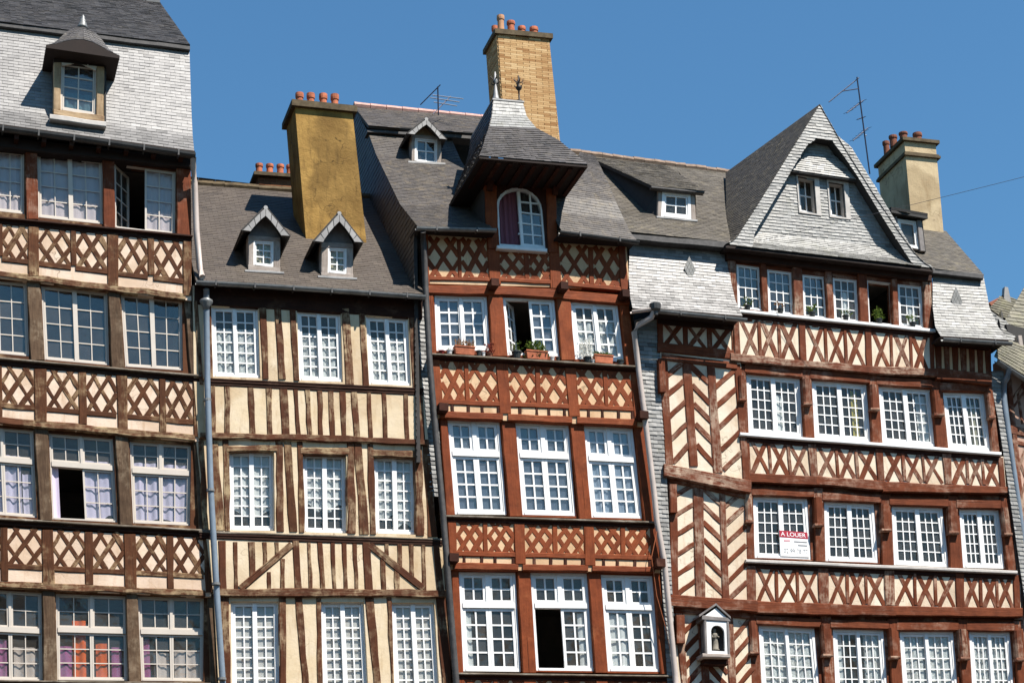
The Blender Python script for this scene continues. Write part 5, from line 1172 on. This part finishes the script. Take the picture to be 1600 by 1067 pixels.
p0, p1 = P(1134, 383, gy), P(1458, 421, gy); mb = MB(); mb.extr([p0, p1, p1 + V3((0, .6, 0)), p0 + V3((0, .6, 0))], V3((0, 0, -.05))); mb.build('soffit', 'soffit_shade', cur)
# gable roof slopes, running back to the main roof
apx = P(*GA, gy); bkp = P(1134, 270, 3.0)
left = [P(*p, gy - .02) for p in [(1134, 381), (1143, 378), (1152, 370), (1163, 352), (1185, 318), (1230, 245), GA]]
backs = [P(1137, 381, .05), P(1136, 372, .3), P(1136, 362, .5), P(1135.5, 345, .9), P(1135, 325, 1.4), P(1134.5, 296, 2.2), bkp]
slate_patch(backs, left, .085, .16, 'slate_moss', lift=.008, sp=.3, mean=.25)
rightE = [P(*p, gy - .02) for p in out[6:]][::-1]
slate_patch(rightE, [p + (bkp - apx) for p in rightE], .085, .16, 'slate_dark', lift=.008)
# ---- right roof, small dormer and chimney
ra, rb = P(1440, 417, .0), P(1537, 429, .0)
rc, rd = P(1478, 362, 2.0), P(1400, 350, 2.0)
slates([ra, rb, rc, rd], .085, .16, 'slate_moss', lift=.008, sp=.3, mean=.4)
RA(1445, 418, 426, 1537, 428, 436, -.02, 'pipe_dark', 'eave_board', .0, depth=.2)
body(P(1035, 520, .4).x, P(1545, 600, .4).x, .45, 6.5, 0, P(1145, 390, .4).z)
yd2 = PP(1430, 396, ra, (rb - ra).cross(rd - ra).normalized()).y - .05
DR = empty('dormer', P(1430, 396, yd2), cur)
mb = MB(); q = [P(1393, 332, yd2 - .1), P(1450, 342, yd2 - .1)]; o = V3((0, 1.6, .35)); mb.extr([q[0], q[1], q[1] + o, q[0] + o], V3((0, 0, .05))); mb.build('roof', 'slate_backing', DR)
slates([q[0] + V3((0, 0, .055)), q[1] + V3((0, 0, .055)), q[1] + o + V3((0, 0, .055)), q[0] + o + V3((0, 0, .055))], .1, .18, 'slate_moss', parent=DR)
PO(1433, 1440, 344, 1438, 1446, 392, yd2, 'shrine_grey', 'post', .02, parent=DR); PO(1398, 1402, 338, 1400, 1405, 392, yd2, 'shrine_grey', 'post', .02, parent=DR)
window([(1402, 342), (1432, 346), (1437, 390), (1406, 384)], yd2, 1, 1, sashes=1, rec=.03, fo=3, st=2, parent=DR)
p0, p1 = P(1441, 342, yd2 + .02), P(1447, 394, yd2 + .02); mb = MB(); mb.extr([p0, p1, p1 + V3((0, 1.4, 0)), p0 + V3((0, 1.4, .2))], V3((-.03, 0, 0))); mb.build('cheek', 'slate_backing', DR)
mb = MB(); mb.quad(P(1400, 340, yd2 + .2), P(1440, 344, yd2 + .2), P(1440, 394, yd2 + .2), P(1400, 388, yd2 + .2)); mb.build('room', 'room_dark', DR)
chimney('chimney', [(1413, 221), (1462, 226), (1477, 392), (1428, 388)], 1.9, 1.15, 'render_cream', 'cap_stone', (.06, .07),
        [(1433, 209, 219, 13, .3, 'terracotta_dark'), (1411, 208, 216, 12.5, .12, 'terracotta_dark'), (1395, 213, 224, 12, .4, 'terracotta_dark'), (1384, 222, 236, 10, .75, 'terracotta_dark')], courses=[(-.32, .05, .05), (-.27, .035, .028)])
finish_panes()
# pale downpipe from the hopper of the left skirt down between the red house and this one
tube('downpipe', [P(1024, 481, -.4), P(1018, 496, -.36), P(997, 508, -.2), P(991, 519, -.14), P(998, 580, -.12), P(1006, 640, -.12), P(1022, 770, -.1), P(1026, 812, -.1), P(1038, 878, -.08), P(1055, 1052, -.02), P(1060, 1120, 0)], .047, 'pipe_pink', n=12)
mb = MB(); h = P(1024, 484, -.4); mb.lathe(h, [(.04, -.1), (.05, -.04), (.09, .0), (.1, .08), (.1, .1)], 12); mb.build('hopper', 'zinc_dark', cur)
# ================================================================== house at the right edge
Y5 = .25
a, b = house('half_timbered_house', 1565, 1720, Y5, 'pink plastered timbered house with a mossy slate roof beside the blue-grey downpipe', 1100)
PW = 'red_brown_worn'
panel([(1564, 560), (1720, 600), (1735, 1150), (1596, 1150)], Y5, 'plaster_pink', depth=.3)
for s in ((1572, 1580, 585, 1597, 1606, 840), (1596, 1603, 592, 1612, 1620, 700), (1640, 1652, 605, 1655, 1668, 840), (1596, 1606, 840, 1612, 1624, 1140)): PO(*s, Y5, PW)
RA(1572, 662, 676, 1720, 692, 706, Y5, PW, 'beam', .05); RA(1576, 684, 692, 1720, 716, 724, Y5, PW, 'rail', .04); RA(1590, 830, 846, 1730, 850, 866, Y5, PW, 'beam', .05)
for s in ((1583, 622, 1600, 598), (1580, 640, 1604, 608), (1584, 760, 1602, 700), (1588, 800, 1606, 740), (1586, 700, 1602, 745), (1590, 610, 1598, 662), (1612, 612, 1622, 668)): BR(*s, 5, Y5, PW)
for i in range(5): PO(1608 + i * 20, 1614 + i * 20, 600 + i * 4, 1612 + i * 20, 1618 + i * 20, 668 + i * 4, Y5, PW, 'stud', .025)
body(P(1568, 700, .5).x, P(1720, 700, .5).x, .56, 6, 0, P(1600, 590, .5).z)
a, b = P(1596, 1140, Y5), P(1735, 1140, Y5); lower_wall(a, b, Y5, 'plaster_pink')
gutter([P(1556, 562, -.1), P(1580, 578, -.1), P(1720, 668, -.1)], .06, 'zinc')
slate_patch([P(1553, 557, -.06), P(1566, 528, .25)], [P(1720, 660, -.06), P(1720, 580, .25)], .08, .15, 'slate_olive', sp=.4, mean=.6)
slates([P(1566, 530, .3), P(1592, 548, .3), P(1584, 520, .5), P(1572, 500, .6), P(1560, 500, .6)], .08, .15, 'slate_grey')
slates([P(1548, 486, .7), P(1580, 510, .7), P(1610, 560, .7), P(1560, 548, .7)], .08, .15, 'slate_grey', sp=.4, mean=.45)
PO(1590, 1597, 524, 1598, 1604, 575, .25, 'pale_wood', 'post', .03)
panel([(1572, 506), (1720, 540), (1720, 660), (1590, 590)], .45, 'slate_backing', depth=.3)
# far turret roof and gable ornament
tr = empty('turret_roof', P(1600, 500, 2.2), cur)
apx_ = P(1640, 380, 3.0); c0, c1 = P(1566, 508, 1.6), P(1700, 540, 1.6); c2 = P(1545, 478, 3.6)
slates([c0, c1, apx_], .11, .2, 'slate_olive', parent=tr, sp=.4); slates([c2, c0, P(1563, 470, 3.2)], .11, .2, 'slate_olive', parent=tr)
slates([P(1546, 480, 2.4), P(1572, 502, 2.4), P(1600, 470, 3.2), P(1566, 462, 3.2)], .11, .2, 'slate_olive', parent=tr)
mb = MB(); mb.extr([P(1570, 448, 3.0), P(1575, 449, 3.0), P(1582, 480, 3.0), P(1568, 478, 3.0)], V3((0, .1, 0))); mb.build('finial_board', 'lead', tr)
mb = MB(); mb.tube([P(1546, 480, 3.1), P(1566, 470, 3.1)], .09, 8); mb.build('ridge_tile', 'terracotta_dark', tr)
tube('downpipe', [P(1577, 577, -.12), P(1574, 590, -.1), P(1569, 598, .06), P(1569, 625, .08), P(1581, 717, .1), P(1593, 800, .12), P(1606, 900, .14), P(1625, 1060, .16)], .052, 'pipe_blue', n=12)

# ================================================================== small things
def antenna(label, mast, booms, y):
    m0, m1 = P(*mast[0], y), P(*mast[1], y); r = empty('television_antenna', m0); tag(r, label, 'antenna')
    mb = MB(); mb.tube([m0, m1], .014, 6); mb.build('mast', 'antenna_metal', r)
    for (p0, p1, dz, n, ln, mt) in booms:
        A, B = P(*p0, y + dz[0]), P(*p1, y + dz[1]); mb = MB(); mb.tube([A, B], .011, 5); bo = mb.build('boom', mt, r); d = (B - A).normalized(); sd = d.cross(V3((0, 0, 1))).normalized(); em = MB()
        for i in range(n):
            c = A.lerp(B, (i + .5) / n); em.tube([c - sd * ln, c + sd * ln], .005, 4)
        if n: em.build('element', mt, bo)
    return r
antenna('small antenna standing on the pink ridge tiles of the red house', ((685, 180), (684, 136)), [((657, 164), (688, 133), (0, .0), 7, .05, 'antenna_metal'), ((676, 179), (704, 151), (-.1, .3), 3, .02, 'antenna_metal'), ((672, 153), (718, 160), (.2, -.1), 0, .3, 'antenna_pale'), ((676, 149), (724, 155), (.3, 0), 0, .3, 'antenna_pale'), ((678, 160), (714, 166), (.3, 0), 0, .3, 'antenna_pale')], 3.4)
antenna('tall antenna mast with four booms strapped to the cream chimney', ((1359, 272), (1339, 121)), [((1295, 160), (1342, 122), (-.1, .05), 9, .03, 'antenna_metal'), ((1316, 143), (1342, 139), (-.05, .0), 0, .1, 'antenna_metal'), ((1323, 177), (1349, 157), (-.2, .1), 5, .12, 'antenna_metal'), ((1340, 187), (1351, 183), (-.1, .1), 3, .06, 'antenna_metal'), ((1333, 220), (1356, 200), (-.2, .1), 5, .12, 'antenna_metal'), ((1351, 212), (1354, 212), (0, 0), 0, .1, 'antenna_pale')], 2.6)
# wire over the square, from the slate gable across the cream chimney and out to the right
mb = MB(); pts = []
A, B = P(1180, 378, -.28), P(1680, 246, -3.0); B = A + (B - A) * 2.5
for i in range(41):
    t = i / 40; p = A.lerp(B, t); p.z -= 2.0 * t * (1 - t) * .25; pts.append(p)
mb.tube(pts, .0042, 5); tag(mb.build('overhead_wire', 'cable'), 'thin dark wire strung from the slate gable past the cream chimney', 'wire')
mb = MB(); mb.tube([P(1028, 823, -.12), P(1018, 870, -.1), P(1026, 930, -.04), P(1040, 980, -.02), P(1052, 1040, 0), P(1056, 1070, .02)], .006, 5); tag(mb.build('loose_cable', 'cable_orange'), 'thin orange cable dangling down the right corner of the red house', 'cable')
# letting board in a window
sg = empty('letting_sign', P(1241, 868, yq[2] + .02)); tag(sg, 'white A LOUER letting board with red heading inside the window of the braced house', 'sign')
ys = yq[2] + .035; SQ = [(1217.5, 828), (1261.5, 831.5), (1265.5, 870), (1220, 868)]
mb = MB(); mb.extr([P(*p, ys) for p in SQ], V3((0, .012, 0))); mb.build('board', 'sign_white', sg)
mb = MB(); mb.extr([P(*bil(SQ, u, v), ys - .004) for u, v in ((.0, .0), (1, .0), (1, .26), (.0, .26))], V3((0, .003, 0))); mb.build('heading', 'sign_red', sg)
def text(body_, q, v0, v1, u0, u1, mat, y):
    cu = bpy.data.curves.new('text', 'FONT'); cu.body = body_; cu.size = 1.0; cu.fill_mode = 'BOTH'; ob = bpy.data.objects.new('lettering', cu)
    COL.objects.link(ob); dg = bpy.context.evaluated_depsgraph_get(); me = bpy.data.meshes.new_from_object(ob.evaluated_get(dg)); bpy.data.objects.remove(ob)
    xs = [v.co.x for v in me.vertices]; ys_ = [v.co.y for v in me.vertices]; x0, x1, y0, y1 = min(xs), max(xs), min(ys_), max(ys_)
    m2 = MB()
    for f in me.polygons:
        m2.quad(*[P(*bil(q, lerp(u0, u1, (me.vertices[i].co.x - x0) / (x1 - x0)), lerp(v1, v0, (me.vertices[i].co.y - y0) / (y1 - y0))), y) for i in f.vertices])
    bpy.data.meshes.remove(me); m2.build('lettering', mat, sg)
text('A LOUER', SQ, .05, .21, .05, .93, 'sign_white', ys - .006)
text('02 99 78 77', SQ, .7, .88, .12, .95, 'sign_grey', ys - .003)
for (u0, u1, v) in ((.5, .95, .38), (.62, .95, .52)):
    mb = MB(); mb.extr([P(*bil(SQ, u, vv), ys - .003) for u, vv in ((u0, v), (u1, v), (u1, v + .05), (u0, v + .05))], V3((0, .002, 0))); mb.build('printed_line', 'sign_grey', sg)
mb = MB(); mb.extr([P(*bil(SQ, u, vv), ys - .003) for u, vv in ((.14, .36), (.36, .35), (.36, .42), (.14, .43))], V3((0, .002, 0))); mb.build('printed_line', 'sign_pink', sg)
# wall shrine with its statuette
sy = yl[3] - .05; f = sy - .24
ws = empty('wall_shrine', P(1118, 1028, sy)); tag(ws, 'small gabled wall shrine with a white arched front on the chevron panel', 'shrine')
bodyq = [(1101, 962), (1138, 966), (1138, 1024), (1104, 1024)]
niche = [(1112, 1016), (1111, 985)] + [(1121.5 - 10.5 * math.cos(t), 985 - 10 * math.sin(t) + 1.5 * (1 - math.cos(t))) for t in [math.pi * k / 8 for k in range(1, 8)]] + [(1132, 988), (1133, 1017)]
mb = MB(); mb.holed([P(*p, f) for p in bodyq], [[P(*p, f) for p in niche]], V3((0, .04, 0))); mb.build('front', 'white_paint', ws)
A, B, C, Dd = [P(*p, f + .04) for p in bodyq]; o = V3((0, .22, 0)); mb = MB()
mb.extr([A, Dd, Dd + o, A + o], V3((.02, 0, 0))); mb.extr([B, C, C + o, B + o], V3((-.02, 0, 0))); mb.extr([Dd, C, C + o, Dd + o], V3((0, 0, .03))); mb.extr([A + o * .85, B + o * .85, C + o * .85, Dd + o * .85], V3((0, .02, 0))); mb.build('case', 'shrine_grey', ws)
for (xx, w_) in ((1100, 4), (1135.5, 3.5)): PO(xx, xx + w_, 966, xx + 2, xx + w_ + 2, 1022, f, 'shrine_grey', 'pilaster', .02, parent=ws, depth=.05)
RA(1098, 1020, 1026, 1141, 1021, 1027, f, 'pale_wood', 'base', .03, parent=ws, depth=.27); RA(1097, 960, 968, 1141, 964, 971, f, 'shrine_grey', 'cornice', .03, parent=ws, depth=.27)
ap_, el, er = P(1119, 945, f - .03), P(1093, 963, f - .03), P(1142, 966, f - .03)
for e in (el, er):
    mb = MB(); mb.extr([ap_, e, e + V3((0, .3, 0)), ap_ + V3((0, .3, 0))], V3((0, 0, .035))); mb.build('roof', 'shrine_grey', ws)
mb = MB(); mb.extr([P(1119, 949, f), P(1099, 963, f), P(1137, 966, f)], V3((0, .03, 0))); mb.build('pediment', 'white_paint', ws)
RA(1100, 1027, 1037, 1138, 1028, 1038, sy - .12, 'red_paint_dark_shade', 'console', .02, parent=ws, depth=.14)
st_b, st_t = P(1118, 1016, f + .1), P(1117, 981, f + .1); h = st_t.z - st_b.z
mb = MB(); mb.lathe(st_b, [(.062, 0), (.066, h * .05), (.05, h * .08), (.052, h * .3), (.044, h * .5), (.054, h * .66), (.05, h * .75), (.022, h * .79), (.02, h * .81), (.034, h * .86), (.036, h * .93), (.022, h * .98), (.006, h)], 14)
mb.tube([st_b + V3((.046, -.01, h * .72)), st_b + V3((.056, -.03, h * .58)), st_b + V3((.01, -.055, h * .6))], [.016, .015, .012], 7); mb.tube([st_b + V3((-.046, -.01, h * .72)), st_b + V3((-.05, -.03, h * .56)), st_b + V3((-.005, -.056, h * .55))], [.016, .015, .012], 7)
tag(mb.build('statuette', 'statue_stone', smooth=True), 'worn stone robed statuette standing inside the wall shrine', 'statue')
# pots and flower boxes
def foliage(mb, c, rx, rz, n, lf, ry=None, droop=0.0):
    for _ in range(n):
        a_, r_ = random.uniform(0, 6.283), random.random() ** .5; p = c + V3((math.cos(a_) * r_ * rx, math.sin(a_) * r_ * (ry or rx), random.random() * rz - droop * r_ * r_))
        d = V3((jit(1), jit(1), random.uniform(.1, 1))).normalized(); s = d.cross(V3((jit(1), jit(1), jit(1)))).normalized(); L = lf * random.uniform(.6, 1.4)
        mb.quad(p, p + d * L * .5 + s * L * .22, p + d * L, p + d * L * .5 - s * L * .22, tone=random.random() * .98)
def stalks(mb, c, rx, ht, n):
    for _ in range(n):
        p = c + V3((jit(rx), jit(.04), 0)); q = p + V3((jit(.05), jit(.04), ht * random.uniform(.6, 1.1))); s = V3((.006, 0, 0)); mb.quad(p - s, p + s, q + s * .4, q - s * .4, tone=random.random() * .98)
S3 = lambda px: P(px, ypx((673, 551, 997, 571), px), yc_[1] - .07).z + .004
def trough(x0, x1, yb, label, leaf, rz, n, lf, droop=0.0, stalk=0):
    y = yc_[1] - .04; z0 = S3((x0 + x1) / 2); a_, b_ = P(x0, yb, y).x, P(x1, yb, y).x; cx_ = (a_ + b_) / 2; L = b_ - a_
    r = empty('flower_box', (cx_, y, z0)); tag(r, label, 'flower box'); mb = MB(); h_ = .125; d_ = .055
    bt_ = [V3((cx_ + sx * L * .46, y + sy_ * d_ * .8, z0)) for sx, sy_ in ((-1, -1), (1, -1), (1, 1), (-1, 1))]; tp_ = [V3((cx_ + sx * L * .5, y + sy_ * d_, z0 + h_)) for sx, sy_ in ((-1, -1), (1, -1), (1, 1), (-1, 1))]
    rm = [V3((cx_ + sx * L * .52, y + sy_ * d_ * 1.15, z0 + h_)) for sx, sy_ in ((-1, -1), (1, -1), (1, 1), (-1, 1))]; r2 = [p + V3((0, 0, .02)) for p in rm]
    mb.add(bt_ + tp_ + rm + r2, [(3, 2, 1, 0)] + [(i, (i + 1) % 4, (i + 1) % 4 + 4, i + 4) for i in range(4)] + [(i + 4, (i + 1) % 4 + 4, (i + 1) % 4 + 8, i + 8) for i in range(4)] + [(i + 8, (i + 1) % 4 + 8, (i + 1) % 4 + 12, i + 12) for i in range(4)]); mb.build('box', 'terracotta', r)
    mb = MB(); mb.quad(*[V3((cx_ + sx * L * .49, y + sy_ * d_ * .95, z0 + h_ + .004)) for sx, sy_ in ((-1, -1), (1, -1), (1, 1), (-1, 1))]); mb.build('soil', 'soil', r)
    mb = MB(); foliage(mb, V3((cx_, y, z0 + h_)), L * .5, rz, n, lf, .05, droop); 
    if stalk: stalks(mb, V3((cx_, y, z0 + h_)), L * .45, rz * 1.3, stalk)
    mb.build('plant', leaf, r)
trough(710, 741, 553, 'terracotta flower box with sparse dry stalks on the red house sill', 'leaf_dry', .12, 60, .045, 0, 40)
trough(822, 855, 560, 'terracotta flower box with bushy trailing green leaves on the red house sill', 'leaf', .2, 320, .06, .12, 10)
trough(928, 957, 567, 'terracotta flower box with upright grassy shoots on the red house sill', 'leaf', .06, 60, .05, 0, 110)
def pot(px, y, z0, r_, h_, mat, leaf, rz, rx, n, lf, label, group=None, stalk=0):
    p = P(px, 540, y); r = empty('flower_pot', (p.x, y, z0)); tag(r, label, 'flower pot', group)
    mb = MB(); mb.lathe((p.x, y, z0), [(r_ * .72, 0), (r_ * .95, h_ * .8), (r_ * 1.08, h_ * .8), (r_ * 1.08, h_), (r_ * .9, h_), (r_ * .85, h_ * .8)], 12); mb.build('pot', mat, r)
    if n:
        mb = MB(); foliage(mb, V3((p.x, y, z0 + h_ * .9)), rx, rz, n, lf)
        if stalk: stalks(mb, V3((p.x, y, z0 + h_ * .9)), rx * .5, rz, stalk)
        mb.build('plant', leaf, r)
yp = yc_[1] - .04
for (px, r_, h_, mt, lf_, rz, rx, n, lfs, lab) in (
    (690, .05, .05, 'pot_red', 'leaf', 0, 0, 0, .03, 'low empty red dish on the left end of the red house sill'),
    (702, .05, .07, 'pot_white', 'leaf', .03, .04, 14, .03, 'white pot between the red dish and the first flower box'),
    (748, .045, .09, 'pot_dark', 'leaf', 0, 0, 0, .03, 'empty dark pot right beside the box of dry stalks'),
    (755, .035, .07, 'pot_white', 'leaf', 0, 0, 0, .03, 'little white pot next to the empty dark pot'),
    (765, .05, .06, 'terracotta_dark', 'leaf_red', .16, .07, 90, .05, 'clay pot of dry reddish leaves in front of the red post'),
    (807, .08, .12, 'pot_dark', 'leaf', .16, .08, 60, .05, 'large dark pot with dark leaves in the opened window of the red house'),
    (862, .04, .06, 'pot_white', 'leaf', 0, 0, 0, .03, 'white pot just right of the trailing green box'),
    (871, .035, .06, 'pot_dark', 'leaf', 0, 0, 0, .03, 'small dark pot beside the white pot and the third red post'),
    (917, .065, .1, 'pot_dark', 'petal_white', .34, .13, 150, .035, 'dark pot with tall white-flowering twigs in front of the right window'),
    (925, .04, .05, 'pot_white', 'leaf', 0, 0, 0, .03, 'tiny white pot wedged between the white flowers and grassy box'),
    (968, .055, .08, 'pot_dark', 'leaf', .03, .05, 12, .03, 'dark pot at the right end of the red house sill')):
    pot(px, yp, S3(px), r_, h_, mt, lf_, rz, rx, n, lfs, lab, None, 16 if rz > .2 else 0)
S4 = lambda px: P(px, ypx((1149, 482, 1461, 514), px), yq[0] - .06).z + .004
for (px, mt, lf_, n, lab) in ((1173, 'leaf', 'leaf', 60, 'potted green plant in the first light of the row below the slate gable'), (1224, 'd', 'leaf_dry', 20, 'nearly bare dark pot in the second light below the slate gable'), (1274, 'd', 'leaf', 70, 'potted bushy plant in the third light below the slate gable'),
                          (1326, 'd', 'leaf', 40, 'potted plant before the white-curtained light below the slate gable'), (1378, 'd', 'leaf', 90, 'tall potted plant in the open dark light below the slate gable'), (1430, 'd', 'leaf', 50, 'potted plant in the last light below the slate gable')):
    pot(px, yq[0] - .03, S4(px), .055, .09, 'pot_dark', lf_, .2 if n > 80 else .12, .09, n, .05, lab, None, 12 if n > 80 else 0)
# ================================================================== the other side of the square (shows only in the window panes)
LAB = ['low cream townhouse at the end of the row across the square', 'tall pink townhouse across the square, between cream and white ones', 'low white townhouse in the middle of the row across the square', 'tall cream townhouse across the square, between white and pink ones', 'low pink townhouse across the square, between cream and white ones', 'tall white townhouse at the end of the row across the square']
for i, (w_, h_, mt, rm) in enumerate(((12, 15.5, 'render_cream', 'slate_dark'), (10, 17.5, 'plaster_pink', 'slate_brown'), (13, 14.5, 'plaster_white', 'slate_dark'), (11, 17, 'render_cream', 'slate_brown'), (12, 15, 'plaster_pink', 'slate_dark'), (12, 16.5, 'plaster_white', 'slate_dark'))):
    lab = LAB[i]; x0 = -14 + i * 12.2; yF = -42.0; cur = empty('townhouse', (x0 + w_ / 2, yF, 0)); tag(cur, lab, 'house', 'houses across the square')
    mb = MB(); mb.box((x0 + w_ / 2, yF - 4, h_ / 2), (w_, 8, h_)); mb.build('wall', mt, cur)
    mb = MB(); a_ = [V3((x0 - .2, yF + .3, h_)), V3((x0 + w_ + .2, yF + .3, h_)), V3((x0 + w_ + .2, yF - 4, h_ + 3.4)), V3((x0 - .2, yF - 4, h_ + 3.4))]; mb.extr(a_, V3((0, 0, .15))); mb.extr([a_[3], a_[2], a_[2] + V3((0, -4.3, -3.4)), a_[3] + V3((0, -4.3, -3.4))], V3((0, 0, .15))); mb.build('roof', 'slate_backing', cur)
    for f_ in range(4):
        for j in range(4):
            cxw = x0 + w_ * (j + .5) / 4; zz = 4.6 + f_ * 2.9
            if zz + 1 < h_:
                mb = MB(); mb.box((cxw, yF + .02, zz), (1.1, .12, 1.7)); mb.build('window', 'room_dark', cur)
